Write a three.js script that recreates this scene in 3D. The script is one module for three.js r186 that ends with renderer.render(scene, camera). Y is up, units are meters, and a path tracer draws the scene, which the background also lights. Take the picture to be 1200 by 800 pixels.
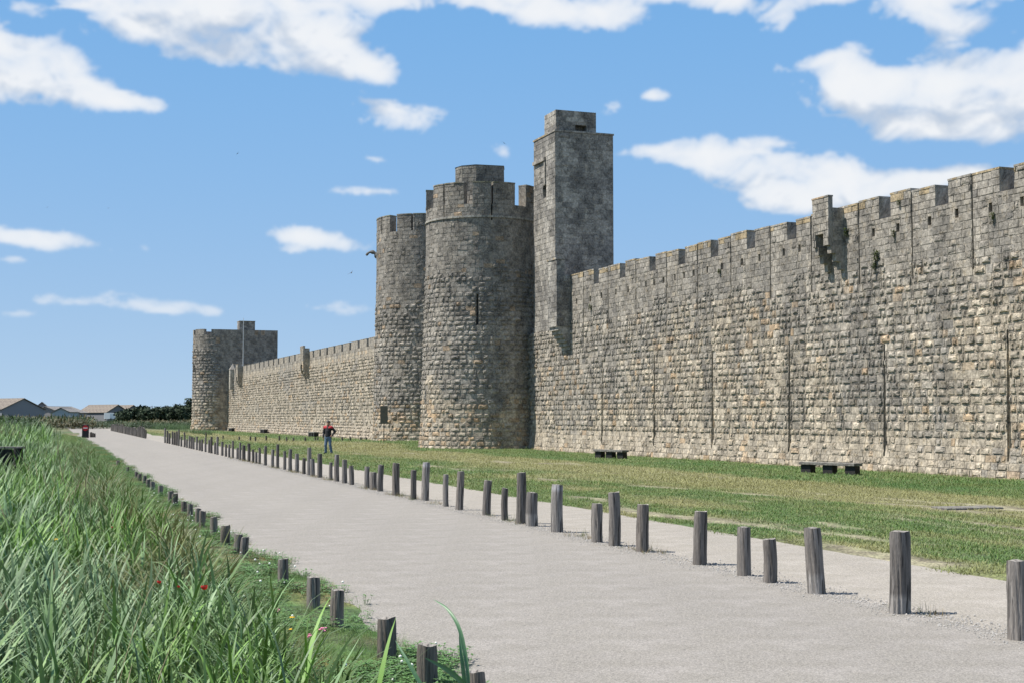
import * as THREE from 'three';
import { MarchingCubes } from 'three/addons/objects/MarchingCubes.js';

// ---------------------------------------------------------------- noise and random
function rng(seed) { let a = seed >>> 0; return () => { a = (a + 0x6D2B79F5) | 0; let t = Math.imul(a ^ (a >>> 15), 1 | a); t = (t + Math.imul(t ^ (t >>> 7), 61 | t)) ^ t; return ((t ^ (t >>> 14)) >>> 0) / 4294967296; }; }
const clamp = (x, a = 0, b = 1) => Math.min(b, Math.max(a, x));
const smooth = (a, b, x) => { const t = clamp((x - a) / (b - a)); return t * t * (3 - 2 * t); };
const lerp = (a, b, t) => a + (b - a) * t;
const mix3 = (a, b, t) => [lerp(a[0], b[0], t), lerp(a[1], b[1], t), lerp(a[2], b[2], t)];
const mul3 = (a, k) => [a[0] * k, a[1] * k, a[2] * k];
function h3(x, y, z) { let n = Math.imul(x, 374761393) ^ Math.imul(y, 668265263) ^ Math.imul(z, 1440662683); n = Math.imul(n ^ (n >>> 13), 1274126177); return ((n ^ (n >>> 16)) >>> 0) / 4294967296; }
function vn2(x, y, s = 0, px = 0, py = 0) {
  const xi = Math.floor(x), yi = Math.floor(y); let fx = x - xi, fy = y - yi; fx = fx * fx * (3 - 2 * fx); fy = fy * fy * (3 - 2 * fy);
  const wx = (k) => px ? ((k % px) + px) % px : k, wy = (k) => py ? ((k % py) + py) % py : k;
  const a = h3(wx(xi), wy(yi), s), b = h3(wx(xi + 1), wy(yi), s), c = h3(wx(xi), wy(yi + 1), s), d = h3(wx(xi + 1), wy(yi + 1), s);
  return a + (b - a) * fx + (c - a) * fy + (a - b - c + d) * fx * fy;
}
function fbm2(x, y, o = 4, s = 0, p = 0) { let v = 0, a = .5, t = 0; for (let i = 0; i < o; i++) { v += a * vn2(x, y, s + i * 17, p, p); t += a; x *= 2; y *= 2; p *= 2; a *= .5; } return v / t; }
function vn3(x, y, z, s = 0) {
  const xi = Math.floor(x), yi = Math.floor(y), zi = Math.floor(z); let fx = x - xi, fy = y - yi, fz = z - zi;
  fx = fx * fx * (3 - 2 * fx); fy = fy * fy * (3 - 2 * fy); fz = fz * fz * (3 - 2 * fz);
  const g = (i, j, k) => h3(xi + i, yi + j, zi + k + s * 911);
  return lerp(lerp(lerp(g(0, 0, 0), g(1, 0, 0), fx), lerp(g(0, 1, 0), g(1, 1, 0), fx), fy), lerp(lerp(g(0, 0, 1), g(1, 0, 1), fx), lerp(g(0, 1, 1), g(1, 1, 1), fx), fy), fz);
}
function fbm3(x, y, z, o, s = 0, gain = .52) { let v = 0, a = .5, t = 0; for (let i = 0; i < o; i++) { v += a * vn3(x, y, z, s + i); t += a; x *= 2.03; y *= 2.03; z *= 2.03; a *= gain; } return v / t; }

// ---------------------------------------------------------------- camera
const scene = new THREE.Scene();
const EYE = 1.9, F = 1600, HORIZON = 489, PITCH = Math.atan((HORIZON - 400) / F);
const camera = new THREE.PerspectiveCamera(2 * Math.atan(400 / F) * 180 / Math.PI, 1024 / 682, 0.1, 6000);
camera.position.set(0, EYE, 0);
camera.rotation.set(PITCH, 0, 0);
scene.add(camera);
// a pixel of the 1200 x 800 photograph as a direction
function ray(u, v) { const x = (u - 600) / F, y = (400 - v) / F, c = Math.cos(PITCH), s = Math.sin(PITCH); return [x, y * c + s, y * s - c]; }

// ---------------------------------------------------------------- sky, sun, exposure
const SUN = new THREE.Vector3(-0.495, 0.868, 0.03).normalize();
const renderer = new THREE.WebGLRenderer({ antialias: true });
renderer.toneMapping = THREE.LinearToneMapping;
renderer.toneMappingExposure = 1.6;
renderer.shadowMap.enabled = true;
const sun = new THREE.DirectionalLight(new THREE.Color().setRGB(1, 0.955, 0.885), 5.0);
sun.target.position.set(0, 0, -60);
sun.position.copy(sun.target.position).addScaledVector(SUN, 150);
sun.castShadow = true; sun.shadow.mapSize.set(4096, 4096);
Object.assign(sun.shadow.camera, { left: -130, right: 130, top: 130, bottom: -130, near: 1, far: 400 });
scene.add(sun, sun.target);

function makeSky() {
  const Wd = 4096, Hd = 2048, data = new Float32Array(Wd * Hd * 4), B = new Float32Array(Wd * (Hd / 2));
  const R = Math.PI / 180;
  // cloud puffs: azimuth and elevation in degrees, half sizes, tilt
  const puffs = [];
  const at = (u, v, w, h, tilt = 0, k = 1) => { const d = ray(u, v), k1 = 57.3 / F; puffs.push([Math.atan2(d[2], d[0]) / R, Math.atan2(d[1], Math.hypot(d[0], d[2])) / R, w * k1, h * k1, tilt, k]); };
  at(165, 22, 75, 24, .05); at(235, 26, 85, 32, .1); at(320, 30, 85, 36, .1); at(385, 62, 62, 26, .3); at(428, 80, 28, 11, .35, .9); at(255, 62, 60, 20, .1); at(290, -14, 100, 22);
  at(18, 72, 55, 34, .3); at(70, 96, 55, 26, .25); at(120, 112, 38, 12, .2, .9); at(176, 123, 18, 9, 0, .75); at(-40, 70, 70, 40);
  at(470, 142, 54, 23, .1); at(452, 130, 18, 8, .2, .6); at(442, 187, 22, 5, .1, .7); at(447, 225, 52, 6, 0, .85);
  at(350, 279, 42, 11, .1); at(400, 288, 42, 13, .1); at(340, 294, 20, 5, 0, .7); at(400, 362, 42, 9, 0, .9); at(65, 284, 82, 11, .05); at(30, 278, 40, 8); at(125, 356, 85, 9, .03, .85); at(134, 344, 16, 7, 0, .7); at(190, 364, 30, 5, 0, .6);
  at(590, 182, 18, 10, .4, .8); at(20, 305, 20, 4, 0, .5); at(32, 149, 10, 5, 0, .55); at(22, 368, 22, 4, 0, .6); at(247, 367, 10, 5, 0, .6);
  at(600, 0, 52, 16, .1); at(640, 16, 50, 18, .1); at(720, 14, 44, 22); at(560, 0, 40, 12); at(450, 0, 46, 14); at(785, -4, 30, 8, 0, .7); at(850, 0, 34, 13); at(915, 14, 46, 22, .1); at(965, -2, 30, 10); at(1072, 18, 52, 24, .15); at(1150, -8, 70, 12); at(30, 8, 22, 10, .2, .75); at(180, -6, 60, 16);
  at(955, 72, 42, 10, -.2, .85); at(1000, 108, 46, 26, .2); at(1075, 118, 80, 36, .15); at(1155, 112, 70, 44, .1); at(1110, 152, 80, 18, .1, .9); at(1195, 80, 46, 30, -.3); at(1260, 120, 70, 42); at(1010, 88, 34, 16, .4, .8);
  at(790, 185, 42, 10, .1); at(860, 192, 64, 22, .1); at(920, 205, 80, 28, .15); at(985, 218, 70, 24, .1); at(1060, 214, 80, 12, -.05, .9); at(930, 236, 60, 14, .1); at(1130, 205, 60, 10, -.1, .8);
  at(770, 112, 16, 8, 0, .65); at(716, 128, 13, 11, 0, .62); at(680, 99, 16, 5, .1, .55); at(816, 140, 18, 6, .1, .5); at(700, 180, 30, 6, 0, .4);
  // the same kind of clouds round the rest of the sky
  const r = rng(77);
  for (let i = 0; i < 110; i++) {
    const az = r() * 360 - 180, el = 3 + 62 * Math.pow(r(), 1.3), off = Math.abs(((az + 90 + 540) % 360) - 180);
    if (off < 24 && el < 20) continue;
    const big = 0.6 + el / 20, n = 2 + Math.floor(r() * 4);
    for (let j = 0; j < n; j++) puffs.push([az + (r() - .5) * 5 * big, el + (r() - .5) * 1.4 * big, (1 + 1.8 * r()) * big, (.35 + .65 * r()) * big, (r() - .5) * .3, .75 + .35 * r()]);
  }
  for (const [az, el, w, h, tilt, k] of puffs) {
    const ce = Math.max(.2, Math.cos(el * R)), yr = (h + w * Math.abs(tilt)) * 2.2, xr = (w + h) * 2.2 / ce;
    const y0 = Math.max(0, Math.floor((el - yr) / 180 * Hd)), y1 = Math.min(Hd / 2 - 1, Math.ceil((el + yr) / 180 * Hd));
    const x0 = Math.floor((az - xr) / 360 * Wd), x1 = Math.ceil((az + xr) / 360 * Wd);
    for (let y = y0; y <= y1; y++) for (let x = x0; x <= x1; x++) {
      const dx = ((x + .5) / Wd * 360 - az) * ce, dy = (y + .5) / Hd * 180 - el, a = dx / w, b = (dy + dx * tilt) / h * (dy + dx * tilt < 0 ? 1.25 : 1);
      const q = a * a + b * b; if (q > 4.8) continue;
      const ix = (((x + Wd / 2) % Wd) + Wd) % Wd; B[y * Wd + ix] = Math.min(1.3, B[y * Wd + ix] + k * Math.exp(-q * .85));
    }
  }
  const dens = new Float32Array(Wd * (Hd / 2)), bill = new Float32Array(Wd * (Hd / 2));
  for (let y = 0; y < Hd / 2; y++) {
    const el = (y + .5) / Hd * Math.PI, ce = Math.cos(el), se = Math.sin(el);
    for (let x = 0; x < Wd; x++) {
      const b = B[y * Wd + x]; if (b < .12) continue;
      const az = ((x + .5) / Wd - .5) * 2 * Math.PI, px = Math.cos(az) * ce, pz = Math.sin(az) * ce;
      const wq = (vn3(px * 40, se * 60, pz * 40, 31) - .5) * .02;
      const n = fbm3((px + wq) * 34, (se + wq) * 60, (pz + wq) * 34, 7, 3, .6);
      dens[y * Wd + x] = b * 1.0 + (n - .5) * 2.5 * Math.min(1, b * 2.6) - .44;
      bill[y * Wd + x] = n;
    }
  }
  // below the horizon one even colour: light bounced back by the land
  for (let y = 0; y < Hd; y++) {
    const el = (y + .5) / Hd * 180 - 90;
    let c;
    if (el <= 0) c = [.20, .20, .15];
    else {
      const g = 1 - Math.exp(-el / 11), z = smooth(10, 70, el);
      c = mix3([.475, .64, .82], [.13, .395, .80], g); c = mix3(c, [.05, .17, .46], z);
    }
    for (let x = 0; x < Wd; x++) {
      const o = (y * Wd + x) * 4; let col = c;
      if (el > 0) {
        const i = (y - Hd / 2) * Wd + x, d = dens[i];
        if (d > 0) { // cloud
          const up = (y - Hd / 2 + 16) < Hd / 2 ? Math.max(0, dens[i + 16 * Wd]) : 0, side = Math.max(0, dens[i - 10] || 0);
          const alpha = .95 * (1 - Math.exp(-Math.max(0, d) * 2.7));
          const lit = clamp(.74 + (d - up) * .95 + (d - side) * .3 + (bill[i] - .5) * .3 - smooth(.3, .9, d) * .12);
          const cc = mix3([.58, .64, .73], [.94, .945, .95], lit);
          const low = smooth(0, 9, el);
          col = mix3(c, mix3(mix3(c, cc, .62), cc, low), alpha * (.74 + .24 * low));
        }
      }
      data[o] = col[0] / 1.6; data[o + 1] = col[1] / 1.6; data[o + 2] = col[2] / 1.6; data[o + 3] = 1;
    }
  }
  const t = new THREE.DataTexture(data, Wd, Hd, THREE.RGBAFormat, THREE.FloatType);
  t.mapping = THREE.EquirectangularReflectionMapping; t.magFilter = t.minFilter = THREE.LinearFilter; t.needsUpdate = true;
  return t;
}
const skyTexture = makeSky();
scene.background = skyTexture; scene.environment = skyTexture;
console.log('sky done');

// ---------------------------------------------------------------- helpers for things
const names = new Map();
function numbered(n) { const k = names.get(n) || 0; names.set(n, k + 1); return k ? n + '_' + String(k).padStart(3, '0') : n; }
function tag(o, label, category, group) { o.userData.label = label; o.userData.category = category; if (group) o.userData.group = group; return o; }
function thing(name, label, category, pos = [0, 0, 0], turn = 0, group) { const g = new THREE.Group(); g.name = numbered(name); g.position.set(...pos); g.rotation.y = turn; scene.add(g); return tag(g, label, category, group); }
function obj(name, geo, mat, parent) { const m = new THREE.Mesh(geo, mat); m.name = parent ? name : numbered(name); m.castShadow = m.receiveShadow = true; (parent || scene).add(m); return m; }
function structure(name, geo, mat) { const m = obj(name, geo, mat); m.userData.kind = 'structure'; return m; }
function stuff(name, o, label, category, parent) { o.name = parent ? name : numbered(name); o.castShadow = o.receiveShadow = true; o.userData.kind = 'stuff'; if (label) { o.userData.label = label; o.userData.category = category; } (parent || scene).add(o); return o; }

function tex(size, fn, color = true) {
  const d = new Uint8Array(size * size * 4);
  for (let y = 0; y < size; y++) for (let x = 0; x < size; x++) { const c = fn(x / size, y / size), o = (y * size + x) * 4; d[o] = clamp(c[0]) * 255; d[o + 1] = clamp(c[1]) * 255; d[o + 2] = clamp(c[2]) * 255; d[o + 3] = 255; }
  const t = new THREE.DataTexture(d, size, size); t.wrapS = t.wrapT = THREE.RepeatWrapping; t.magFilter = THREE.LinearFilter; t.minFilter = THREE.LinearMipmapLinearFilter; t.generateMipmaps = true;
  if (color) t.colorSpace = THREE.SRGBColorSpace; t.needsUpdate = true; return t;
}
const rep = (t, k) => { const c = t.clone(); c.repeat.set(k, k); c.needsUpdate = true; return c; };
const g3 = (x) => [x, x, x];
// weathered stone grain, 2.5 m across
const stoneMap = tex(1024, (x, y) => {
  const a = fbm2(x * 8, y * 8, 6, 1, 8), b = fbm2(x * 40, y * 40, 4, 9, 40), pit = smooth(.66, .8, vn2(x * 90, y * 90, 5, 90, 90)) * smooth(.45, .7, fbm2(x * 10, y * 10, 3, 44, 10)), l = smooth(.6, .75, fbm2(x * 14, y * 14, 4, 21, 14));
  const v = .72 + (a - .5) * .42 + (b - .5) * .4 - pit * .22; return [v + l * .02, v + l * .008, v - l * .015];
});
const stoneBump = tex(1024, (x, y) => g3(fbm2(x * 16, y * 16, 6, 61, 16) * .7 + fbm2(x * 70, y * 70, 3, 67, 70) * .3), false);
const gravelMap = tex(1024, (x, y) => {
  const s = fbm2(x * 128, y * 128, 2, 3, 128), c = vn2(x * 256, y * 256, 8, 256, 256), a = fbm2(x * 5, y * 5, 5, 5, 5), dk = smooth(.74, .84, vn2(x * 110, y * 110, 15, 110, 110));
  const v = .76 + (s - .5) * .26 + (c - .5) * .2 + (a - .5) * .1 - dk * .1; return [v + .006, v, v - .012 + (a - .5) * .02];
});
const gravelBump = tex(512, (x, y) => g3(fbm2(x * 64, y * 64, 3, 8, 64)), false);
const soilMap = tex(1024, (x, y) => { const a = fbm2(x * 10, y * 10, 6, 71, 10), b = fbm2(x * 90, y * 90, 3, 79, 90), v = .72 + (a - .5) * .5 + (b - .5) * .6; return [v, v + (a - .5) * .06, v - .02]; });
const woodMap = tex(512, (x, y) => { const g = .45 * vn2(x * 36, y * 4, 91, 36, 4) + .3 * vn2(x * 80, y * 8, 92, 80, 8) + .25 * vn2(x * 170, y * 30, 93, 170, 30), k = vn2(x * 9, y * 2, 97, 9, 2), cr = smooth(.78, .86, vn2(x * 40, y * 3, 99, 40, 3)); const v = .68 + (g - .5) * .5 + (k - .5) * .28 - cr * .3; return [v + .012, v, v - .015]; });

// ---------------------------------------------------------------- the lie of the land
const hit = (u, v) => { const d = ray(u, v), t = EYE / -d[1]; return [d[0] * t, d[2] * t]; };              // pixel to flat ground
const flat = (u) => { const d = ray(u, HORIZON), l = Math.hypot(d[0], d[2]); return [d[0] / l, d[2] / l]; };
const WD = flat(10), WO = hit(1200, 562), WN = [WD[1], -WD[0]];     // along the wall (away), its start, outwards
if (WN[0] > 0) { WN[0] *= -1; WN[1] *= -1; }
const wallAt = (s, y, n) => [WO[0] + WD[0] * s + WN[0] * n, y, WO[1] + WD[1] * s + WN[1] * n];
function onWall(u, v, n = 0) {                                       // pixel to (along, height) on the wall's plane moved n outwards
  const d = ray(u, v), den = d[0] * WN[0] + d[2] * WN[1], t = (WO[0] * WN[0] + WO[1] * WN[1] + n) / den;
  return [(d[0] * t - WO[0]) * WD[0] + (d[2] * t - WO[1]) * WD[1], EYE + d[1] * t];
}
const toWall = (x, z) => [(x - WO[0]) * WD[0] + (z - WO[1]) * WD[1], (x - WO[0]) * WN[0] + (z - WO[1]) * WN[1]];
const RD = flat(62), RO = hit(453, 489 + 1600 * EYE / 10.5), RN = [-RD[1], RD[0]];   // road direction, a point of the left posts' line, to the right across the road
if (RN[0] < 0) { RN[0] *= -1; RN[1] *= -1; }
const toRoad = (x, z) => [(x - RO[0]) * RD[0] + (z - RO[1]) * RD[1], (x - RO[0]) * RN[0] + (z - RO[1]) * RN[1]];
const roadAt = (a, b) => [RO[0] + RD[0] * a + RN[0] * b, RO[1] + RD[1] * a + RN[1] * b];
const ROAD_L = .46; const rp = toRoad(...hit(653, 623)); const POSTS = rp[1] + .08, PATH_R = POSTS + 2.55;
console.log('post line at', POSTS, 'camera', toRoad(0, 0));
const EDGE = (a) => (vn2(a * .9, 0, 5) - .5) * .34 + (vn2(a * 3.1, 0, 6) - .5) * .16;
function height(x, z) {
  const [a, b] = toRoad(x, z);
  if (b > ROAD_L + .5 && b < PATH_R - .4) return -.05;
  if (b > ROAD_L - .4 && b <= ROAD_L + .5) return lerp(.017, -.05, smooth(ROAD_L - .4, ROAD_L + .5, b - EDGE(a)));
  if (b >= PATH_R - .4 && b < PATH_R + .3) return lerp(-.05, .03, smooth(PATH_R - .4, PATH_R + .3, b));
  if (b >= PATH_R) {
    const [s, n] = toWall(x, z);
    const bump = .34 * Math.exp(-(((s - 56) / 10) ** 2) - ((n - 3) / 7) ** 2);
    return .01 + bump + (fbm2(x * .35, z * .35, 3, 2) - .5) * .08 * smooth(0, 1.5, b - PATH_R);
  }
  const d = -b;                                                       // left of the posts: verge, bank, ditch, marsh
  const ditch = -1.05 * smooth(.9, 4.2, d) + .75 * smooth(9, 16, d);
  return .012 + ditch * (1 - .55 * smooth(40, 120, a)) + .005 + (fbm2(x * .8, z * .8, 3, 12) - .5) * .16 * smooth(-.1, .8, d);
}
// how the lawn and bank are covered: [r, g, b, how thick the grass stands]
const GREEN = [.058, .122, .03], DRYG = [.115, .145, .042], TAN = [.19, .186, .082], BARE = [.27, .24, .165];
function cover(x, z) {
  const [a, b] = toRoad(x, z);
  if (b >= PATH_R - .3) {
    const [s, n] = toWall(x, z), wob = (fbm2(s * .12, n * .3, 3, 41) - .5) * 3.2, f = fbm2(x * .55, z * .55, 4, 51), g = fbm2(s * .16, n * .8, 4, 57), f2 = fbm2(x * 2.3, z * 2.3, 3, 58);
    const w = n + wob, near = smooth(18, -6, s);
    let dry = smooth(6.2, 7.4, w) * (1 - smooth(10.6, 13.0, w)) + smooth(.57, .68, g + near * .05) * .6 * smooth(6, 8, w) + smooth(.6, .7, f) * .4 * smooth(5, 8, w) + smooth(.58, .7, f2) * .3;
    dry = clamp(dry + smooth(.7, .2, n) * .9);
    let bare = smooth(.66, .77, fbm2(s * .22, n * 1.1, 4, 83) + near * .06 - .03) * smooth(6.8, 8.5, w) + smooth(.55, .1, n) * .8;
    bare = clamp(bare * (.6 + .8 * f2));
    let c = mix3(GREEN, DRYG, clamp(f * 1.1 - .2 + smooth(8, 12, w) * .15)); c = mix3(c, TAN, dry); c = mix3(c, BARE, clamp(bare));
    return [...c, clamp(1 - bare * 1.15) * lerp(1, .62, dry)];
  }
  const f = fbm2(x * .6, z * .6, 4, 91), d = -b;
  let c = mix3([.06, .125, .03], [.17, .15, .06], smooth(.45, .68, f));
  c = mix3(c, [.16, .13, .085], smooth(.6, .7, fbm2(x * 1.7, z * 1.7, 3, 93)) * .7);
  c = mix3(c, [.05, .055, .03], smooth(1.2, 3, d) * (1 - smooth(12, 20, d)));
  return [...c, 1];
}
{
  const xs = [], zs = [], st = (arr, a, b, s) => { for (let x = a; x < b - 1e-6; x += s) arr.push(x); };
  st(xs, -3000, -600, 400); st(xs, -600, -160, 40); st(xs, -160, -60, 5); st(xs, -60, -30, 1.5); st(xs, -30, 32, .4); st(xs, 32, 60, 4); st(xs, 60, 300, 40); st(xs, 300, 3001, 450);
  st(zs, -4000, -800, 400); st(zs, -800, -300, 50); st(zs, -300, -130, 5); st(zs, -130, -60, 1); st(zs, -60, 12, .4); st(zs, 12, 60, 8); st(zs, 60, 301, 60);
  const nx = xs.length, nz = zs.length, P = new Float32Array(nx * nz * 3), U = new Float32Array(nx * nz * 2), C = new Float32Array(nx * nz * 3), I = [];
  for (let j = 0; j < nz; j++) for (let i = 0; i < nx; i++) {
    const k = j * nx + i, x = xs[i], z = zs[j]; P.set([x, height(x, z), z], k * 3); U.set([x / 2.5, z / 2.5], k * 2);
    let c = cover(x, z).slice(0, 3); { const b = toRoad(x, z)[1], w = toWall(x, z)[0], field = Math.max(smooth(12, 18, -b), smooth(182, 192, w)); c = mix3(c, mix3([.095, .13, .045], [.16, .15, .075], fbm2(x * .02, z * .05, 4, 7)), field); }
    C.set(c, k * 3); if (i && j) I.push(k - nx - 1, k - 1, k, k - nx - 1, k, k - nx);
  }
  const g = new THREE.BufferGeometry(); g.setAttribute('position', new THREE.BufferAttribute(P, 3)); g.setAttribute('uv', new THREE.BufferAttribute(U, 2)); g.setAttribute('color', new THREE.BufferAttribute(C, 3)); g.setIndex(I); g.computeVertexNormals();
  structure('ground', g, new THREE.MeshStandardMaterial({ vertexColors: true, map: soilMap, color: new THREE.Color().setRGB(1.46, 1.46, 1.46), roughness: .95, bumpMap: stoneBump, bumpScale: .03 }));
}
function strip(bL, bR, y, a0, a1, color, edgeL, edgeR) {
  const P = [], U = [], C = [], I = [], cols = 14, as = [];
  for (let a = a0; a < a1; a += a < 60 ? .35 : 2.5) as.push(a);
  as.forEach((a, j) => { const l = bL + (edgeL ? edgeL(a) : 0), r = bR + (edgeR ? edgeR(a) : 0); for (let i = 0; i < cols; i++) { const b = lerp(l, r, i / (cols - 1)), [x, z] = roadAt(a, b); P.push(x, y, z); U.push(x / 1.3, z / 1.3); const t = .92 + .10 * fbm2(a * .12, b * .9, 4, 14) + .08 * fbm2(a * .03, b * 1.6, 3, 18) + .06 * (fbm2(x * 1.3, z * 1.3, 3, 15) - .5); C.push(color[0] * t, color[1] * t, color[2] * t * (1.02 - .02 * t)); if (i && j) { const k = j * cols + i; I.push(k - cols - 1, k - cols, k, k - cols - 1, k, k - 1); } } });
  const g = new THREE.BufferGeometry(); g.setAttribute('position', new THREE.Float32BufferAttribute(P, 3)); g.setAttribute('uv', new THREE.Float32BufferAttribute(U, 2)); g.setAttribute('color', new THREE.Float32BufferAttribute(C, 3)); g.setIndex(I); g.computeVertexNormals(); return g;
}
const gravelMat = new THREE.MeshStandardMaterial({ vertexColors: true, map: gravelMap, bumpMap: rep(gravelBump, 1), bumpScale: .004, roughness: .9, color: new THREE.Color().setRGB(1.26, 1.26, 1.26) });
structure('road', strip(ROAD_L - .5, POSTS - .1, 0, -14, 330, [.315, .294, .268], null, (a) => (vn2(a * 1.1, 3, 8) - .5) * .12), gravelMat);
structure('footpath', strip(POSTS - .22, PATH_R + .4, -.006, -14, 330, [.375, .345, .305], null, (a) => (vn2(a * .8, 3, 9) - .5) * .3 + (vn2(a * 3.3, 3, 10) - .5) * .16), gravelMat);
console.log('ground done');

// ---------------------------------------------------------------- masonry
const stoneMat = new THREE.MeshStandardMaterial({ vertexColors: true, map: stoneMap, bumpMap: stoneBump, bumpScale: .02, roughness: .94, flatShading: true, color: new THREE.Color().setRGB(1.72, 1.72, 1.72) });
class Geo {
  constructor() { this.p = []; this.u = []; this.c = []; this.i = []; }
  v(p, u, w, c) { this.p.push(p[0], p[1], p[2]); this.u.push(u / 2.5, w / 2.5); this.c.push(c[0], c[1], c[2]); return this.p.length / 3 - 1; }
  q(a, b, c, d) { this.i.push(a, b, c, a, c, d); }
  get empty() { return !this.i.length; }
  build() { const g = new THREE.BufferGeometry(); g.setAttribute('position', new THREE.Float32BufferAttribute(this.p, 3)); g.setAttribute('uv', new THREE.Float32BufferAttribute(this.u, 2)); g.setAttribute('color', new THREE.Float32BufferAttribute(this.c, 3)); g.setIndex(this.i); return g; }
}
// one stone in (along, height, out) of a face: a slab with sunk joints and, when boss > 0, a rough boss standing proud of it
function stone(G, map, a, b, c, d, boss, col, r, out = 0) {
  const j = .003 + r() * .005, f = out + (r() - .5) * .012, o = [[a + j, c + j], [b - j, c + j], [b - j, d - j], [a + j, d - j]];
  const dim = mul3(col, .92), sk = [], fc = [];
  const tilt = (r() - .5) * .016;
  for (const [x, y] of o) sk.push(G.v(map(x, y, out - .035), x, y, col));
  for (let k = 0; k < 4; k++) { const x = o[k][0] + (k === 0 || k === 3 ? 1 : -1) * .008, y = o[k][1] + (k < 2 ? 1 : -1) * .008; fc.push(G.v(map(x + (r() - .5) * .012, y + (r() - .5) * .012, f + (k === 0 || k === 3 ? tilt : -tilt)), x, y, col)); }
  for (let k = 0; k < 4; k++) G.q(sk[k], sk[(k + 1) % 4], fc[(k + 1) % 4], fc[k]);
  if (boss <= 0) { G.q(fc[0], fc[1], fc[2], fc[3]); return; }
  const w = b - a, h = d - c, m = [.02 + r() * .1 + j, .02 + r() * .1 + j, .015 + r() * .08 + j, .015 + r() * .08 + j];
  const A = a + Math.min(m[0], w * .25), Bx = b - Math.min(m[1], w * .25), C = c + Math.min(m[2], h * .22), D = d - Math.min(m[3], h * .22), mx = (A + Bx) / 2, my = (C + D) / 2;
  const ring = [[A, C], [mx, C], [Bx, C], [Bx, my], [Bx, D], [mx, D], [A, D], [A, my]].map(([x, y]) => [x + (r() - .5) * .03, y + (r() - .5) * .025]);
  const rb = ring.map(([x, y]) => G.v(map(x, y, f), x, y, dim));
  const rt = ring.map(([x, y], k) => { const t = .08 + r() * .16, X = lerp(x, mx, t), Y = lerp(y, my, t); return G.v(map(X, Y, f + boss * (.55 + r() * .5)), X, Y, col); });
  const ce = G.v(map(mx + (r() - .5) * w * .2, my + (r() - .5) * h * .2, f + boss * (.85 + r() * .5)), mx, my, col);
  for (let k = 0; k < 8; k++) { const n = (k + 1) % 8; G.q(rb[k], rb[n], rt[n], rt[k]); G.i.push(rt[k], rt[n], ce); }
  // slab between its outer edge and the boss
  const F4 = [[0, 0, 1], [0, 1, 2], [1, 2, 3], [1, 3, 4], [2, 4, 5], [2, 5, 6], [3, 6, 7], [3, 7, 0]], seen = {};
  for (const [q, x, y] of F4) G.i.push(fc[q], rb[y], rb[x]);
  G.i.push(fc[0], fc[1], rb[1], fc[1], fc[2], rb[3], fc[2], fc[3], rb[5], fc[3], fc[0], rb[7]);
}
// courses of stones over a face, split round its openings; take(G, rect) may hand out a Geo of its own for a stone
function lay(o) {
  const r = rng(o.seed); let y = o.y0; const rows = [];
  while (y < o.y1 - .08) { let h = lerp(o.course[0], o.course[1], r()); if (y + h > o.y1 - .14) h = o.y1 - y; rows.push([y, y + h]); y += h; }
  for (const [c, d] of rows) {
    let x = o.u0 - r() * .4;
    while (x < o.u1) {
      const w = lerp(o.len[0], o.len[1], Math.pow(r(), 1.3)); let parts = [[Math.max(x, o.u0), Math.min(x + w, o.u1)]]; x += w;
      for (const H of o.holes || []) if (H.c < d - .03 && H.d > c + .03) parts = parts.flatMap(([p, q]) => (H.b <= p || H.a >= q) ? [[p, q]] : [[p, H.a], [H.b, q]]);
      for (const [p, q] of parts) if (q - p > .07) {
        const mx = (p + q) / 2, my = (c + d) / 2, col = o.color(mx, my, r), boss = o.boss(mx, my, r, q - p);
        stone(o.take(p, q, c, d, boss), o.map, p, q, c, d, boss, col, r, o.out || 0);
      }
    }
  }
}
// the core behind the stones, with real openings
function core(G, o) {
  const us = [o.u0, o.u1], ys = [o.y0, o.y1];
  for (let x = o.u0 + o.du; x < o.u1 - .05; x += o.du) us.push(x);
  for (let x = o.y0 + .7; x < o.y1 - .05; x += .7) ys.push(x);
  for (const h of o.holes || []) { us.push(clamp(h.a, o.u0, o.u1), clamp(h.b, o.u0, o.u1)); ys.push(clamp(h.c, o.y0, o.y1), clamp(h.d, o.y0, o.y1)); }
  const uniq = (a) => a.sort((p, q) => p - q).filter((x, i) => !i || x - a[i - 1] > 1e-4), U = uniq(us), Y = uniq(ys), r = rng(o.seed + 5), n0 = o.n0 ?? -.012;
  for (let i = 1; i < U.length; i++) for (let j = 1; j < Y.length; j++) {
    const mx = (U[i] + U[i - 1]) / 2, my = (Y[j] + Y[j - 1]) / 2;
    if ((o.holes || []).some((h) => mx > h.a && mx < h.b && my > h.c && my < h.d)) continue;
    const k = [[U[i - 1], Y[j - 1]], [U[i], Y[j - 1]], [U[i], Y[j]], [U[i - 1], Y[j]]].map(([x, y]) => G.v(o.map(x, y, n0), x, y, o.color(x, y, () => .5)));
    G.q(...k);
  }
  for (const h of o.holes || []) {
    const dp = -(h.depth || .5), col = o.color((h.a + h.b) / 2, (h.c + h.d) / 2, () => .5), P = [[h.a, h.c], [h.b, h.c], [h.b, h.d], [h.a, h.d]], f = P.map(([x, y]) => G.v(o.map(x, y, n0), x, y, col)), bk = P.map(([x, y]) => G.v(o.map(x, y, dp), x, y, col));
    for (let k = 0; k < 4; k++) { if (h.open && k === 2) continue; G.q(f[k], f[(k + 1) % 4], bk[(k + 1) % 4], bk[k]); }
    if (!h.through) G.q(...bk);
  }
}
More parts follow.
